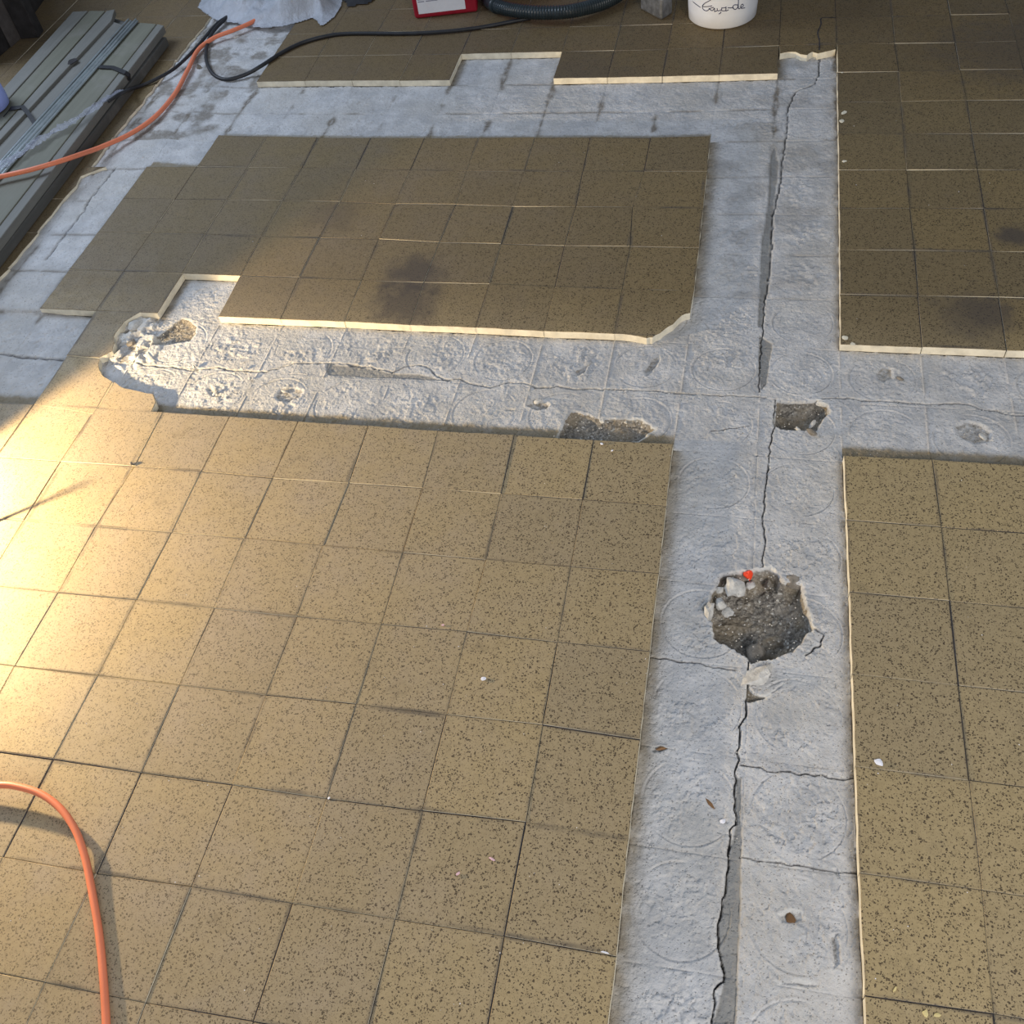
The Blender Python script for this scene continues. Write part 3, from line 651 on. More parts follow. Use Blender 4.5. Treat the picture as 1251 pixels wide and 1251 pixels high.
def lump(name, cx, cy, z, r, mat, sq=(1, 1, .6), seed=0, parent=None, sub=2, amp=0.35):
    bm = bmesh.new(); bmesh.ops.create_icosphere(bm, subdivisions=sub, radius=1.0)
    rr = random.Random(seed); ax = [Vector((rr.uniform(-1, 1), rr.uniform(-1, 1), rr.uniform(-1, 1))).normalized() for _ in range(10)]; am = [rr.uniform(0.40, 0.80) for _ in ax]
    for v in bm.verts:
        c = v.co.copy(); s = 1.0
        for a, m_ in zip(ax, am):
            d = c.dot(a)
            if d > m_: s = min(s, m_ / d)
        s *= 1 + amp * 0.3 * rr.uniform(-1, 1)
        v.co = Vector((c.x * s * sq[0], c.y * s * sq[1], c.z * s * sq[2])) * r
    zm = min(v.co.z for v in bm.verts)
    for v in bm.verts: v.co.z -= zm
    me = bpy.data.meshes.new(name); bm.to_mesh(me); bm.free(); me.materials.append(mat)
    o = bpy.data.objects.new(name, me); C.objects.link(o); o.location = (float(cx), float(cy), float(z)); o.rotation_euler = (0, 0, rr.uniform(0, 6))
    if parent: o.parent = parent
    return o
for k, (x, y, r) in enumerate(((1031, 138, .024), (1029, 148, .02), (1030, 178, .016), (1031, 197, .02), (1033, 412, .02), (1028, 88, .012), (1042, 420, .014))):
    q = P(x, y); lump('mortar_splash', q[0], q[1], -0.001, r * .62, M['side'], (1, 0.9, 0.09), 300 + k, floor)

# ------------------------------------------------------------------ hoses and cables
def cable(name, pts, r, mat, label, cat, n=8, group=None, sides=14):
    path = catmull([P(x, y, z) for x, y, z in pts], n)
    o = tube(name, path, r, mat, sides); return tag(o, label, cat, group)
cable('orange_hose', [(-520, 1120, .0085), (-380, 1060, .0085), (-260, 1015, .0085), (-160, 995, .009), (-75, 978, .012), (-35, 963, .018), (0, 959, .024), (22, 961, .026), (50, 970, .026), (74, 988, .024), (92, 1014, .019), (104, 1048, .013), (113, 1092, .010), (121, 1140, .0085), (126, 1190, .0085), (129, 1235, .0085), (132, 1300, .0085)],
      0.0072, M['orange'], 'orange hose curving over the bright tiles nearest the camera', 'hose')
BZ = 0.075
cable('orange_hose', [(-330, 300, .0095), (-230, 275, .04), (-130, 248, .092), (-60, 231, .10), (0, 216, .097), (35, 208, .096), (70, 198, .088), (100, 188, .060), (125, 179, .025), (160, 163, .010), (190, 142, .006), (214, 114, .004), (230, 84, .004), (242, 61, .004), (262, 46, 0.012), (285, 37, .014), (308, 27, .012), (335, 12, .010)],
      0.0085, M['orange'], 'orange hose running from the board pile across stripped mortar to the plastic sheet', 'hose')
cable('black_cable', [(648, 22, .008), (622, 27, .008), (590, 33, .008), (550, 38, .008), (500, 41, .008), (430, 41, .008), (400, 44, .008), (370, 52, .008), (345, 64, .008), (320, 80, .006), (300, 91, -.008), (278, 97, -.009), (262, 92, -.006), (253, 77, -.002), (252, 60, .001), (258, 42, .004), (270, 28, .008), (290, 10, .008)],
      0.0075, M['black'], 'black cable looping over stripped mortar beside the plastic sheet', 'cable')
cable('dark_cable', [(300, 5, .009), (285, 16, .009), (264, 30, .01), (240, 58, .01), (214, 83, .01), (188, 98, .01), (172, 105, .010), (160, 109, .03), (152, 112, .068), (144, 116, .088), (132, 124, .086)],
      0.0065, M['black'], 'dark cable lying between the board pile and the orange hose', 'cable')

# ------------------------------------------------------------------ the board pile
def square_end(q, pts, y0=0.34):        # saw the near ends off square, all at the same line
    out = [p.copy() for p in pts]
    for k in range(len(q)):
        if q[k][0] == -90:
            o = k - 1 if q[k - 1][0] != -90 else (k + 1) % len(q)
            d = pts[k] - pts[o]; out[k] = pts[o] + d * (y0 - pts[o][1]) / d[1]
    return out
def board(name, q, zt, th, mat, label, group='boards in the pile'):
    top = square_end(q, [P(x, y, zt) for x, y in q])
    o = prism(name, top, zt - th, mat); c = sum(top) / 4
    bevel(o, 0.003); return tag(o, label, 'board', group if group else None)
lo = lambda a, sl: (-90, a[1] + (a[0] + 90) * sl)
board('wooden_board', [(107, 13), (89, 14), lo((59, 47), 1.10), lo((107, 13), 1.105)], BZ, .022, M['board2'], 'outermost narrow grey board of the pile, beside the bare floor at its left')
board('wooden_board', [(128, 13), (109, 13), lo((109, 13), 1.105), lo((128, 13), 1.126)], BZ, .022, M['board'], 'second narrow board of the pile from its outer left edge')
b3 = board('wooden_board', [(140, 11), (130, 13), lo((130, 13), 1.126), (-90, 268), (136, 25)], BZ, .022, M['board2'], 'board with a dark knot hole, beside the bright metal rods')
kq = P(88, 75, BZ)
kv = [(kq[0] + .018 * math.cos(a) * (1 + .25 * math.sin(3 * a)), kq[1] + .026 * math.sin(a), BZ + .0006) for a in np.linspace(0, 2 * math.pi, 15)[:-1]]
kn = prism('knot_hole', kv, BZ - .002, M['darkwood']); kn.parent = b3
board('wooden_board', [(153, 31), (137, 26), (-90, 271), lo((153, 31), 1.09)], BZ - .012, .022, M['board2'], 'slightly sunken board directly under the left side of the metal rods')
board('wooden_board', [(191, 29), (165, 27), lo((166, 28), 1.125), (-90, 389)], BZ, .030, M['board'], 'wide grey-green board at the right of the metal rods, black strap across it')
board('wooden_board', [(200, 31), (192, 29), (-90, 390), (-90, 409)], BZ - .004, .030, M['board2'], 'thin strip of board along the right edge of the pile top')
board('wooden_board', [(203, 45), (190, 45), (-90, 402), (-90, 425)], .040, .036, M['board3'], 'lower dark board of the pile, lying on the tiles at its right side')
prism('wooden_board', square_end(((195, 40), (120, 16), (-90, 220), (-90, 395)), [P(*q, .030) for q in ((195, 40), (120, 16), (-90, 220), (-90, 395))]), .0015, M['board3'])
tag(bpy.data.objects[-1] if False else [o for o in bpy.data.objects if o.name.startswith('wooden_board') and 'label' not in o][0], 'shadowed bottom board beneath the rest of the pile, mostly hidden', 'board', 'boards in the pile')
prism('wooden_board', square_end(((186, 38), (118, 16), (-90, 218), (-90, 380)), [P(*q, .040) for q in ((186, 38), (118, 16), (-90, 218), (-90, 380))]), .0305, M['board3'])
tag([o for o in bpy.data.objects if o.name.startswith('wooden_board') and 'label' not in o][0], 'middle board of the pile, hidden between the dark bottom one and the top ones', 'board', 'boards in the pile')
for k, (a, b, z) in enumerate((((157, 24), 1.118, .010), ((160, 26), 1.112, .014), ((163, 27), 1.118, .010), ((166, 24), 1.128, .014), ((168, 26), 1.135, .010))):
    p0 = P(a[0], a[1], BZ + z - .004); e_ = lo(a, b); p1 = P(e_[0], e_[1], BZ + z - .004); p1 = p0 + (p1 - p0) * (.42 + .03 * k - p0[1]) / (p1 - p0)[1]
    o = tube('metal_rod', [p0 + (p1 - p0) * t for t in np.linspace(0, 1, 6)], 0.0052, M['steel'], 10)
    tag(o, ['thin shiny metal rod at the outer left of the bundle on the boards', 'second shiny metal rod from the left in the bundle, its tip set back', 'middle rod of the shiny metal bundle on the boards', 'shiny metal rod reaching furthest up at the right of the bundle', 'rightmost shiny metal rod, lying against the wide grey-green board'][k], 'rod', 'metal rods on the board pile')
def strap(pts, w, label):
    v, f = [], []
    P3 = [P(x, y, z) for x, y, z in pts]
    for k, q in enumerate(P3): v += [q + np.array([0, w, 0]), q - np.array([0, w, 0])]
    for k in range(len(P3) - 1): f.append((2 * k, 2 * k + 1, 2 * k + 3, 2 * k + 2))
    o = mesh_obj('black_strap', v, f, M['black']); s = o.modifiers.new('thick', 'SOLIDIFY'); s.thickness = .003; s.offset = 1
    return tag(o, label, 'strap', 'straps round the board pile')
strap([(122, 82, BZ + .004), (138, 83, BZ + .003), (153, 89, BZ + .003), (157, 92, BZ - .01), (158, 107, .012)], 0.012, 'black strap folded over the right edge of the board pile')
strap([(6, 140, BZ + .004), (12, 133, BZ + .004), (28, 131, BZ + .004), (34, 138, BZ + .004), (43, 152, BZ + .003)], 0.012, 'black strap across the boards beside the blue plastic container')
# clear plastic wrap trailing over the boards
def crumple(o, amp, sc, seed):
    for v in o.data.vertices:
        x, y = v.co.x, v.co.y
        v.co.z += amp * float(fbm(np.array(x * sc), np.array(y * sc), seed, 4) - 0.4)
path = catmull([P(*q) for q in ((150, 112, .055), (128, 124, BZ + .012), (112, 136, BZ + .012), (92, 148, BZ + .012), (70, 160, BZ + .012), (48, 173, BZ + .012), (24, 190, BZ + .012), (0, 204, BZ + .012), (-40, 225, BZ + .012))], 8)
v, f = [], []
rr = random.Random(5)
for k, q in enumerate(path):
    t = path[min(k + 1, len(path) - 1)] - path[max(k - 1, 0)]; nn = np.array([-t[1], t[0], 0]); nn /= np.linalg.norm(nn)
    w = 0.020 + 0.012 * math.sin(k * .5) * rr.random()
    for s in range(-3, 4): v.append(q + nn * w * s / 3 + np.array([0, 0, rr.uniform(0, .010)]))
for k in range(len(path) - 1):
    for s in range(6): f.append((k * 7 + s, k * 7 + s + 1, (k + 1) * 7 + s + 1, (k + 1) * 7 + s))
tag(mesh_obj('plastic_wrap', v, f, M['tape'], smooth=True), 'strip of crumpled clear plastic wrap trailing diagonally over the board pile', 'plastic wrap')
# blue container, only its rounded side in view
q = P(-16, 134, BZ)
bt = empty('plastic_container', (q[0], q[1], BZ + .004), 'lavender-blue plastic container on the boards at the picture edge', 'container')
def lathe(name, prof, mat, loc, parent=None, seg=48, caps=True):
    v, f = [], []
    for r, z in prof:
        for k in range(seg):
            a = 2 * math.pi * k / seg; v.append((r * math.cos(a), r * math.sin(a), z))
    for i in range(len(prof) - 1):
        for k in range(seg): f.append((i * seg + k, i * seg + (k + 1) % seg, (i + 1) * seg + (k + 1) % seg, (i + 1) * seg + k))
    if caps:
        f.append(tuple(range(seg - 1, -1, -1))); f.append(tuple((len(prof) - 1) * seg + k for k in range(seg)))
    o = fix_normals(mesh_obj(name, v, f, mat, smooth=True)); o.location = loc
    if parent: o.location = (0, 0, 0); o.parent = parent
    return o
lathe('body', [(.085, 0), (.092, .006), (.094, .03), (.092, .07), (.080, .085)], M['blue'], (0, 0, 0), bt)
lathe('lid', [(.082, .0851), (.086, .088), (.086, .100), (.078, .104)], M['blue'], (0, 0, 0), bt)

# ------------------------------------------------------------------ dark cabinet end at the far left
c0 = P(48, 46); c1 = P(26, 48); c2 = P(-20, 88)
cab = empty('dark_cabinet', (c1[0], c1[1], 0), 'dark painted cabinet standing on the floor beyond the board pile', 'cabinet')
back = np.array([-.10, .55, 0])
h = .75
def boxp(name, a, b, dep, z0, z1, mat):
    base = [a, b, b + dep, a + dep]
    o = prism(name, [np.array([q[0], q[1], z1]) for q in base], z0, mat); o.parent = cab; o.matrix_parent_inverse = Matrix.Translation((-c1[0], -c1[1], 0)); bevel(o, .003); return o
e1 = (c0 - c1); e2 = (c2 - c1)
boxp('front_post', c1, c0, back * .12, 0, h, M['darkwood'])
boxp('side_panel', c1 + e2 * .30 + np.array([0, .006, 0]), c1 + np.array([-.004, .006, 0]), back * .1, .0, h, M['midwood'])
boxp('side_panel', c2 + back * .05, c1 + e2 * .31 + back * .05, back, .0, h, M['darkwood'])
boxp('back_panel', c1 + back, c0 + back * .9, back * .03, .0, h, M['darkwood'])

# ------------------------------------------------------------------ crumpled plastic sheet at the top
def blobsheet(name, outline, zb, hgt, mat, label, cat, seed, n=46):
    pts = [P(x, y, zb)[:2] for x, y in outline]
    xs = [q[0] for q in pts]; ys = [q[1] for q in pts]
    X, Y = np.meshgrid(np.linspace(min(xs), max(xs), n * 2), np.linspace(min(ys), max(ys), n), indexing='ij')
    dd = dline(X, Y, [tuple(q) for q in pts] + [tuple(pts[0])]); ins = inside(X, Y, [tuple(q) for q in pts])
    sd = np.where(ins, dd, -dd) + 0.02 * (fbm(X * 14, Y * 14, seed + 3, 3) - .5)
    fold = np.abs(fbm(X * 5, Y * 5, seed, 4) - .5) * 2 + 0.5 * np.abs(fbm(X * 13, Y * 13, seed + 9, 3) - .5)
    Z = 0.004 + hgt * sstep(0, 0.12, sd) * (0.35 + 1.1 * fold)
    idx = -np.ones(X.shape, int); v, f = [], []
    keep = sd > -0.004
    for a in range(X.shape[0]):
        for b in range(X.shape[1]):
            if keep[a, b]: idx[a, b] = len(v); v.append((X[a, b], Y[a, b], max(Z[a, b], .003)))
    for a in range(X.shape[0] - 1):
        for b in range(X.shape[1] - 1):
            q = (idx[a, b], idx[a + 1, b], idx[a + 1, b + 1], idx[a, b + 1])
            if min(q) >= 0: f.append(q)
    o = mesh_obj(name, v, f, mat, smooth=True); return tag(o, label, cat)
blobsheet('plastic_sheet', [(243, 10), (250, 16), (262, 26), (285, 29), (305, 33), (322, 35), (345, 33), (365, 29), (380, 24), (387, 28), (393, 32), (400, 27), (409, 21), (416, 10), (420, -10), (400, -40), (300, -45), (255, -20)],
          0, .10, M['film'], 'crumpled translucent plastic sheet heaped on the far edge of the floor', 'plastic sheet', 31, 90)
blobsheet('plastic_bag', [(418, 2), (424, 9), (436, 7), (448, 7), (456, 2), (470, -30), (420, -30)], 0, .06, M['black'], 'small crinkled black bag beside the translucent plastic sheet', 'bag', 47, 20)

# ------------------------------------------------------------------ dark red canister with a paper label
a = P(507, 24); b = P(584, 15); ax = (b - a); L = np.linalg.norm(ax); ax /= L; dp = np.array([-ax[1], ax[0], 0])
can = empty('red_container', (a[0], a[1], 0), 'dark red plastic container with a white printed label on its front', 'container')
def local(name, verts, faces, mat, parent, org, **kw):
    o = mesh_obj(name, [np.array(q) - org for q in verts], faces, mat, **kw); o.parent = parent; return fix_normals(o)
org = np.array([a[0], a[1], 0])
def boxv(p0, u, v_, w):      # box from corner p0 with edge vectors u, v, w
    c = [p0, p0 + u, p0 + u + v_, p0 + v_]; return c + [q + w for q in c], [(3, 2, 1, 0), (4, 5, 6, 7), (0, 1, 5, 4), (1, 2, 6, 5), (2, 3, 7, 6), (3, 0, 4, 7)]
v, f = boxv(a, ax * L, dp * .13, np.array([0, 0, .24])); bevel(local('body', v, f, M['red'], can, org), .012, 3)
v, f = boxv(a + ax * .10 + dp * .05 + np.array([0, 0, .24]), ax * .05, dp * .05, np.array([0, 0, .03])); bevel(local('cap', v, f, M['black'], can, org), .006)
u0, u1 = .02, L - .048
v, f = boxv(a + ax * u0 - dp * .0012 + np.array([0, 0, .020]), ax * (u1 - u0), dp * .0006, np.array([0, 0, .17])); lab = local('paper_label', v, f, M['paper'], can, org)
for k in range(7):
    for (s, e_) in (((.02, .30), (.33, .42)) if k % 2 else ((.02, .16), (.19, .44))):
        ww = (u1 - u0)
        v, f = boxv(a + ax * (u0 + ww * s) - dp * .0018 + np.array([0, 0, .066 + k * .0085]), ax * ww * (e_ - s), dp * .0004, np.array([0, 0, .004])); 
        if k < 3 or s > .02: local('printed_line', v, f, M['print_'], can, org)

# ------------------------------------------------------------------ vacuum cleaner hose and body
hp = catmull([P(*q) for q in ((586, -28, .05), (592, -10, .038), (600, 2, .034), (612, 9, .043), (632, 13, .043), (660, 15.5, .043), (690, 14.5, .043), (715, 10, .037), (738, 3, .031), (758, -8, .034), (775, -24, .040))], 26)
vac = empty('vacuum_cleaner', (hp[60][0], hp[60][1] + .2, 0), 'orange-red vacuum cleaner with a thick ribbed black hose curled before it', 'vacuum cleaner')
vo = np.array([hp[60][0], hp[60][1] + .2, 0])
v, g = tube_geo(hp, lambda i: 0.0245 + (0.0022 if i % 3 == 0 else 0), 20)
o = local('ribbed_hose', v, g, M['hose'], vac, vo, smooth=False)
v, g = tube_geo([hp[48], hp[56], hp[64], hp[70]], 0.030, 20); local('hose_cuff', v, g, M['hose'], vac, vo, smooth=True)
bc = P(652, -24)
o = lathe('body', [(.14, .02), (.155, .03), (.158, .07), (.150, .085), (.150, .16), (.12, .20), (.05, .215)], M['vacred'], (0, 0, 0), vac); o.location = (bc[0] - vo[0], bc[1] - vo[1], 0)
o = lathe('dark_band', [(.150, .0), (.160, .006), (.160, .034), (.150, .036)], M['black'], (0, 0, 0), vac); o.location = (bc[0] - vo[0], bc[1] - vo[1], 0)
o = lathe('top_lid', [(.10, .205), (.105, .215), (.09, .235), (.04, .242)], M['black'], (0, 0, 0), vac); o.location = (bc[0] - vo[0], bc[1] - vo[1], 0)

# ------------------------------------------------------------------ grey iron hammer block with a yellow handle
h0 = P(808, 26); h1 = P(782, 12); h2 = P(822, 17)
ham = empty('sledgehammer', (h0[0], h0[1], 0), 'grey iron hammer head standing on the tiles, yellow handle behind it', 'hammer')
ho = np.array([h0[0], h0[1], 0])
base = [h0, h2, h1 + (h2 - h0) * 1.0, h1]
v = [np.array([q[0], q[1], 0.0005]) for q in base] + [np.array([q[0], q[1], .085]) for q in base]
bevel(local('head', v, [(3, 2, 1, 0), (4, 5, 6, 7), (0, 1, 5, 4), (1, 2, 6, 5), (2, 3, 7, 6), (3, 0, 4, 7)], M['iron'], ham, ho), .010, 3)
hq = (base[1] + base[2]) / 2; v, g = tube_geo([hq + np.array([.0, .0, .045]), hq + np.array([.06, .12, .043]), hq + np.array([.12, .32, .03])], .015, 14)
local('handle', v, g, M['yellow'], ham, ho, smooth=True)

# ------------------------------------------------------------------ white bucket with marker writing
bl = P(837.5, 20); br = P(921.5, 20); bn = P(880, 37)
R0 = 0.128; fw = np.array([-.02, 1, 0]); bcn = np.array([bn[0], bn[1] + R0, 0])
bk = empty('white_bucket', tuple(bcn), 'white plastic bucket with dark handwriting standing on the tiles', 'bucket')
RT = lambda z: R0 + z * 0.055
lathe('body', [(R0 - .006, .001), (R0, .006)] + [(RT(z), z) for z in (.05, .1, .15, .2, .25, .27)] + [(RT(.27) - .003, .27), (RT(.05) - .004, .05), (R0 - .01, .012), (.01, .01)], M['bucket'], (0, 0, 0), bk, 72)
lathe('rim', [(RT(.25), .25), (RT(.25) + .008, .252), (RT(.27) + .008, .27), (RT(.27), .272)], M['bucket'], (0, 0, 0), bk, 72, caps=False)
# handwriting, laid on the curved side: strokes given as (angle across, height)
def hit(px_, py_):           # where the sight line meets the bucket side
    d = RC.T @ np.array([(px_ - 625.5) / FPX, (py_ - 625.5) / FPX, 1.0])
    o_ = CAM - bcn; k = 0.055
    A_ = d[0] ** 2 + d[1] ** 2 - (k * d[2]) ** 2; B_ = 2 * (o_[0] * d[0] + o_[1] * d[1] - k * d[2] * (R0 + k * o_[2])); C_ = o_[0] ** 2 + o_[1] ** 2 - (R0 + k * o_[2]) ** 2
    t = (-B_ - math.sqrt(B_ * B_ - 4 * A_ * C_)) / (2 * A_); return o_ + d * t
WR = [((874, -6), (868, 0), (861, 4), (858, 8), (860, 12), (864, 13), (868, 10), (872, 9)),
      ((858, 8), (864, 8), (870, 7)),
      ((866, 10), (870, 13), (873, 10), (873, 14), (876, 13)), ((876, 10), (877, 13), (881, 12), (882, 9)),
      ((887, 9), (882, 10), (882, 13), (887, 13)), ((881, 14), (880, 16), (878, 17)),
      ((887, 8), (887, 13), (890, 12)), ((889, 9.5), (893, 9.5), (896, 9)),
      ((901, 6), (897, 6), (895, 9), (898, 11.5), (901, 9), (902, 3), (902, -3)), ((902, 3), (902, 10), (904, 10.5)),
      ((904, 9), (908, 7.5), (907, 5), (905, 7), (905.5, 10), (910, 9.5)), ((842, -3), (849, 4), (856, 9))]
for st in WR:
    pts = catmull([hit(*q) for q in st], 5)
    pts = [q * np.array([1, 1, 1]) for q in pts]
    v, g = tube_geo(pts, 0.0016, 6); o = fix_normals(mesh_obj('handwriting', v, g, M['ink'], smooth=True)); o.parent = bk

# ------------------------------------------------------------------ rubble in the holes
RUB = [ # px, py, z, r, mat, squash, label
    ('white_mortar_chunk', 896, 721, -.044, .026, 'chunk', (1.1, .8, .55), 'flat white mortar chunk at the upper left of the large floor hole', 'chunk'),
    ('mortar_chunk', 866, 753, -.038, .019, 'chunk', (.7, 1.2, .8), 'pale chunk wedged against the left rim of the large hole', 'chunk'),
    ('mortar_chunk', 881, 742, -.050, .015, 'chunk', (1, .9, .7), 'pointed pale chunk below the flat white one in the large hole', 'chunk'),
    ('mortar_chunk', 879, 723, -.044, .011, 'chunk', (1, .8, .7), 'small pale chunk left of the flat white one in the large hole', 'chunk'),
    ('mortar_chunk', 899, 708, -.052, .016, 'chunk_dirty', (1.3, .8, .7), 'grey chunk at the far side of the large hole beside the red scrap', 'chunk'),
    ('mortar_chunk', 917, 718, -.060, .013, 'chunk', (.8, 1, .7), 'light chunk just in front of the bright red scrap', 'chunk'),
    ('mortar_chunk', 938, 717, -.064, .011, 'chunk_dirty', (1, .8, .8), 'small grey chunk right of the red scrap in the large hole', 'chunk'),
    ('mortar_chunk', 970, 718, -.050, .018, 'chunk_dirty', (1.3, .8, .7), 'squarish grey chunk in the far right corner of the large hole', 'chunk'),
    ('mortar_chunk', 888, 750, -.052, .011, 'chunk', (1, 1, .5), 'little pale chip at the left inside the large hole', 'chunk'),
    ('mortar_chunk', 922, 799, -.064, .020, 'chunk_dirty', (1.6, .8, .6), 'brownish stone at the near end of the large hole', 'stone'),
    ('red_scrap', 914, 708, -.050, .0155, 'scrap', (.8, .9, 1.1), 'bright red plastic scrap lying in the large floor hole', 'scrap'),
    ('mortar_chunk', 927, 829, -.036, .026, 'chunk', (1.3, .8, .5), 'loose pale slab piece over the crack just below the large hole', 'chunk'),
    ('mortar_chunk', 992, 520, -.044, .010, 'chunk', (1.2, .7, .6), 'white chunk at the near right rim of the small hole at the crossing', 'chunk'),
    ('mortar_chunk', 991, 529, -.024, .010, 'chunk_dirty', (1.3, .7, .6), 'grey crumb on the mortar just in front of the crossing hole', 'chunk'),
    ('mortar_chunk', 974, 526, -.030, .008, 'chunk', (1, .8, .8), 'pale crumb on the near edge of the crossing hole', 'chunk'),
    ('mortar_chunk', 1004, 496, -.034, .012, 'chunk', (1.4, .6, .5), 'cream chunk along the far right rim of the crossing hole', 'chunk'),
    ('mortar_chunk', 736, 516, -.034, .012, 'chunk', (1, .8, .7), 'white lump in the middle of the broken patch on the middle strip', 'chunk'),
    ('mortar_chunk', 765, 517, -.036, .008, 'chunk', (1, .8, .7), 'small white lump at the right in the broken patch on the middle strip', 'chunk'),
    ('mortar_chunk', 168, 398, -.018, .030, 'chunk', (1.4, .8, .35), 'broad broken white lump at the end of the middle strip', 'chunk'),
    ('mortar_chunk', 160, 422, -.022, .022, 'chunk_dirty', (1, 1, .5), 'grey lump beside the broken tile edge at the strip end', 'chunk'),
    ('mortar_chunk', 146, 434, -.018, .018, 'chunk', (1.4, .8, .5), 'white lump touching the tile crack at the strip end', 'chunk'),
    ('mortar_chunk', 296, 452, -.020, .007, 'chunk', (1.2, .9, .8), 'small white pebble on the long crack of the middle strip', 'crumb'),
    ('mortar_chunk', 238, 450, -.020, .008, 'chunk', (1.3, .8, .7), 'pale crumb at the first seam of the middle strip crack', 'crumb'),
    ('mortar_chunk', 306, 464, -.022, .007, 'chunk', (1, .8, .7), 'white crumb below the pebble near the second seam', 'crumb'),
    ('mortar_chunk', 658, 493, -.028, .013, 'chunk', (1.2, .7, .6), 'oval white pebble set in a pit of the middle strip', 'pebble'),
    ('mortar_chunk', 263, 481, -.022, .011, 'chunk', (1.2, .7, .5), 'cream flake standing in the crater nearest the strip end', 'flake'),
    ('mortar_chunk', 348, 480, -.028, .010, 'chunk', (1.3, .8, .5), 'pale flake in the second crater of the middle strip', 'flake'),
    ('mortar_chunk', 1100, 464, -.024, .010, 'chunk_dirty', (1.2, .8, .4), 'flat grey flake on the right arm of the mortar strip', 'flake'),
    ('mortar_chunk', 1199, 534, -.027, .013, 'chunk', (.7, 1.2, .4), 'cream flake by the round scar on the right arm of the strip', 'flake'),
    ('mortar_chunk', 290, 48, -.020, .018, 'chunk', (1.4, .8, .7), 'whitish chunk under the orange hose beside the black cable loop', 'chunk'),
    ('mortar_chunk', 244, 86, -.020, .018, 'chunk_dirty', (.9, .9, .9), 'dark stone between the orange hose and the cable loop', 'stone'),
    ('mortar_chunk', 262, 49, -.020, .017, 'chunk', (1.4, .8, .7), 'whitish chunk lying between the hose and the plastic sheet', 'chunk'),
    ('white_chip', 591, 829, .0005, .0075, 'bright_chip', (1, .8, .35), 'bright white chip on the left tiles near their middle', 'chip'),
    ('pink_chip', 560, 1067, .0005, .0050, 'pink_chip', (.7, 1.2, .35), 'tiny pinkish chip on a tile left of the strip', 'chip'),
    ('white_chip', 1073, 931, .0005, .0085, 'bright_chip', (1.2, .8, .3), 'white chip lying on a tile joint right of the strip', 'chip'),
    ('white_chip', 883, 1004, -.0245, .0075, 'bright_chip', (.9, 1, .3), 'white chip on the mortar beside the long crack', 'chip'),
    ('wood_chip', 808, 915, -.026, .0100, 'woodchip', (1.5, .6, .35), 'brown wood chip on mortar by the strip left edge', 'chip'),
    ('wood_chip', 868, 982, -.0245, .0100, 'woodchip', (1.7, .45, .25), 'thin brown splinter on mortar left of the long crack', 'splinter'),
    ('mortar_chunk', 966, 1122, -.0290, .0110, 'woodchip', (1.5, .9, .22), 'brown flake in the scar right of the long crack', 'flake'),
    ('dry_leaf', 1130, 1238, .0008, .0085, 'leaf', (1.2, .7, .15), 'pale yellow leaf scrap on the right tiles, the wider of two', 'leaf'),
    ('dry_leaf', 1145, 1240, .0008, .0075, 'leaf', (1.2, .5, .15), 'pale yellow leaf scrap on the right tiles, the narrower of two', 'leaf'),
    ('dry_leaf', 1093, 1209, .0008, .0055, 'leaf', (1.4, .4, .15), 'tiny yellowish sliver on the right tiles above the two leaf scraps', 'leaf'),
    ('white_chip', 740, 1164, .0005, .0055, 'bright_chip', (1.6, .4, .3), 'white sliver at a tile corner beside the strip near the bottom', 'sliver'),
    ('pink_chip', 602, 1050, .0005, .0065, 'pink_chip', (.4, 1.4, .2), 'faint pink sliver on a tile right of the tiny pink chip', 'sliver'),
    ('pink_chip', 541, 764, .0005, .0045, 'pink_chip', (1, 1, .4), 'tiny salmon crumb on a tile above the bright white chip', 'crumb'),
    ('white_chip', 402, 975, .0005, .0035, 'bright_chip', (1, 1, .5), 'tiny white crumb beside a dark joint on the left tiles', 'crumb'),
    ('white_chip', 735, 543, .0005, .0050, 'bright_chip', (1, 1, .5), 'white crumb on the tile just below the broken patch', 'crumb'),
    ('white_chip', 748, 551, .0005, .0040, 'bright_chip', (1, 1, .5), 'second white crumb below the broken patch, right of the first', 'crumb'),
    ('dark_pebble', 161, 568, .0005, .0080, 'chunk_dirty', (1, .8, .8), 'small dark pebble on the brightly lit tiles at the left', 'pebble'),
]
for k, (nm, x, y, z, r, mt, sq, lb, ct) in enumerate(RUB):
    if 'large' in lb or 'hole' in lb: r *= 1.35
    q = P(x, y, z); tag(lump(nm, q[0], q[1], z, r, M[mt], sq, 100 + k), lb, ct)
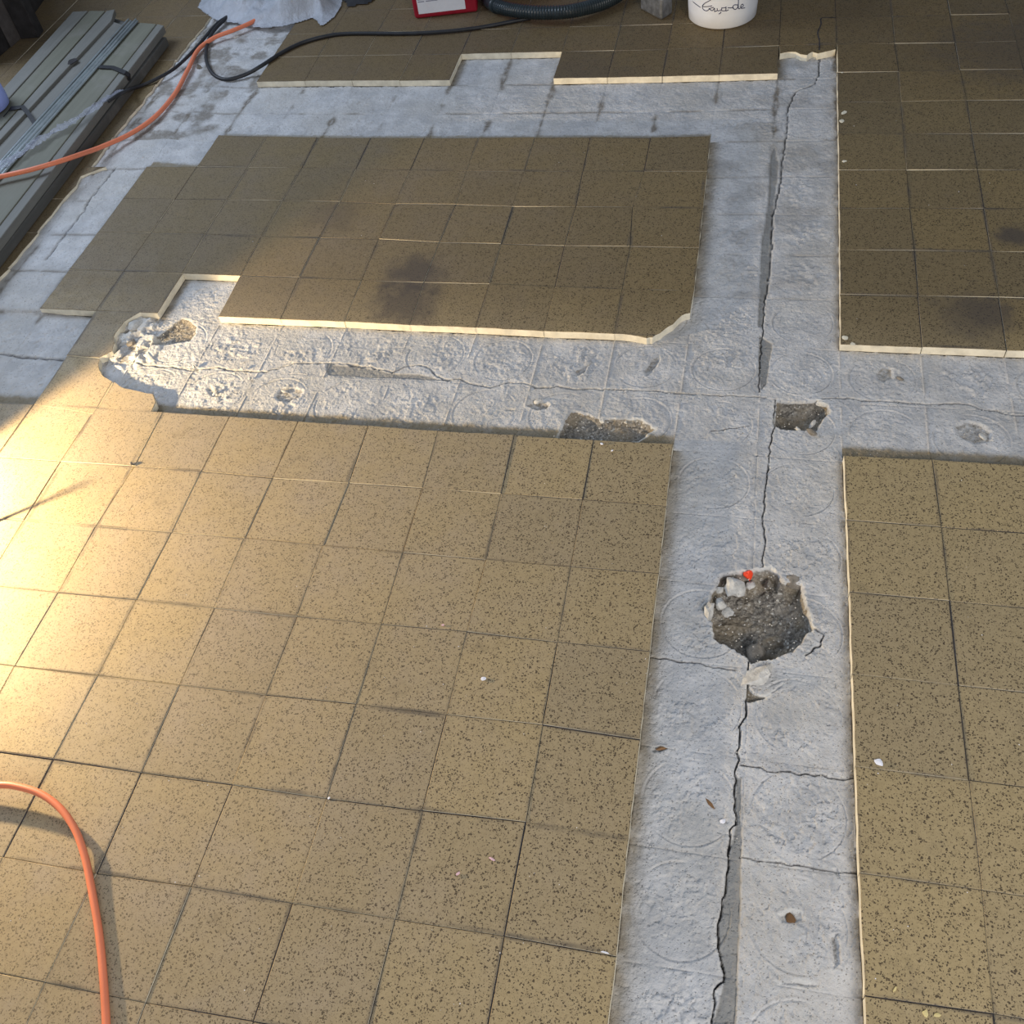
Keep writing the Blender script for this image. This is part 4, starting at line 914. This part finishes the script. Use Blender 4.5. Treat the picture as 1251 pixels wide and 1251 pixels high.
# countless crumbs scattered over the mortar and a few on the tiles
v, f = [], []
rr = random.Random(12)
def crumb(x, y, z, r):
    k = len(v); a0 = rr.uniform(0, 6)
    for t in range(4): v.append((x + r * math.cos(a0 + t * 1.57) * rr.uniform(.6, 1), y + r * math.sin(a0 + t * 1.57) * rr.uniform(.6, 1), z))
    v.append((x + rr.uniform(-.3, .3) * r, y + rr.uniform(-.3, .3) * r, z + r * rr.uniform(.5, .9)))
    f.extend([(k, k + 1, k + 4), (k + 1, k + 2, k + 4), (k + 2, k + 3, k + 4), (k + 3, k, k + 4)])
cells = [c for c in GONE if -9 < c[0] < 5 and -6 < c[1] < 3]
for _ in range(7000):
    c = rr.choice(cells); q = G(c[0] + rr.random(), c[1] + rr.random()); crumb(q[0], q[1], -DEP - .001, rr.choice((.0006, .0008, .0010, .0014, .0024)))
tag(mesh_obj('mortar_crumbs', v, f, M['chunk']), 'scattered pale mortar crumbs lying over the stripped strips', 'crumbs', kind='stuff')
v, f = [], []
for _ in range(260):
    x, y = rr.uniform(0, 1251), rr.uniform(100, 1251); q = P(x, y); c = (math.floor(q[0] / S), math.floor(q[1] / S))
    if not bed(c): crumb(q[0], q[1], .0002, rr.choice((.0008, .0011, .0015)))
tag(mesh_obj('white_dust_specks', v, f, M['bright_chip']), 'scattered white dust specks on the speckled tiles', 'dust', kind='stuff')

# ------------------------------------------------------------------ the site lamp itself, just outside the picture
lx, ly, lz = LAMP
wl = empty('work_lamp', (lx, ly, 0), 'site work lamp on a low tubular stand at the left edge of the lit tiles', 'lamp')
wo = np.array([lx, ly, 0.0])
v, f = boxv(np.array([lx - .10, ly - .09, lz - .07]), np.array([.075, 0, 0]), np.array([0, .18, 0]), np.array([0, 0, .14])); bevel(local('housing', v, f, M['yellow'], wl, wo), .008)
for y_ in (-.13, .13):
    v, g = tube_geo(catmull([np.array(q) for q in ((lx - .07, ly + y_, lz), (lx - .07, ly + y_, .10), (lx - .05, ly + y_, .012), (lx - .30, ly + y_, .010))], 6), .008, 10); local('stand_leg', v, g, M['black'], wl, wo, smooth=True)
v, g = tube_geo([np.array([lx - .30, ly - .13, .010]), np.array([lx - .30, ly + .13, .010])], .008, 10); local('stand_bar', v, g, M['black'], wl, wo, smooth=True)
v, g = tube_geo(catmull([np.array(q) for q in ((-1.705, -.425, .006), (-1.716, -.405, .06), (-1.730, -.375, .125))], 6) + [np.array([-1.730, -.375, .125]) * (1 - s) + np.array([lx, ly, lz]) * s for s in (.1, .3, .5, .7, .84)], .0045, 10); local('guard_bar', v, g, M['black'], wl, wo, smooth=True)  # unseen bar added to throw the narrow shadow across the tiles
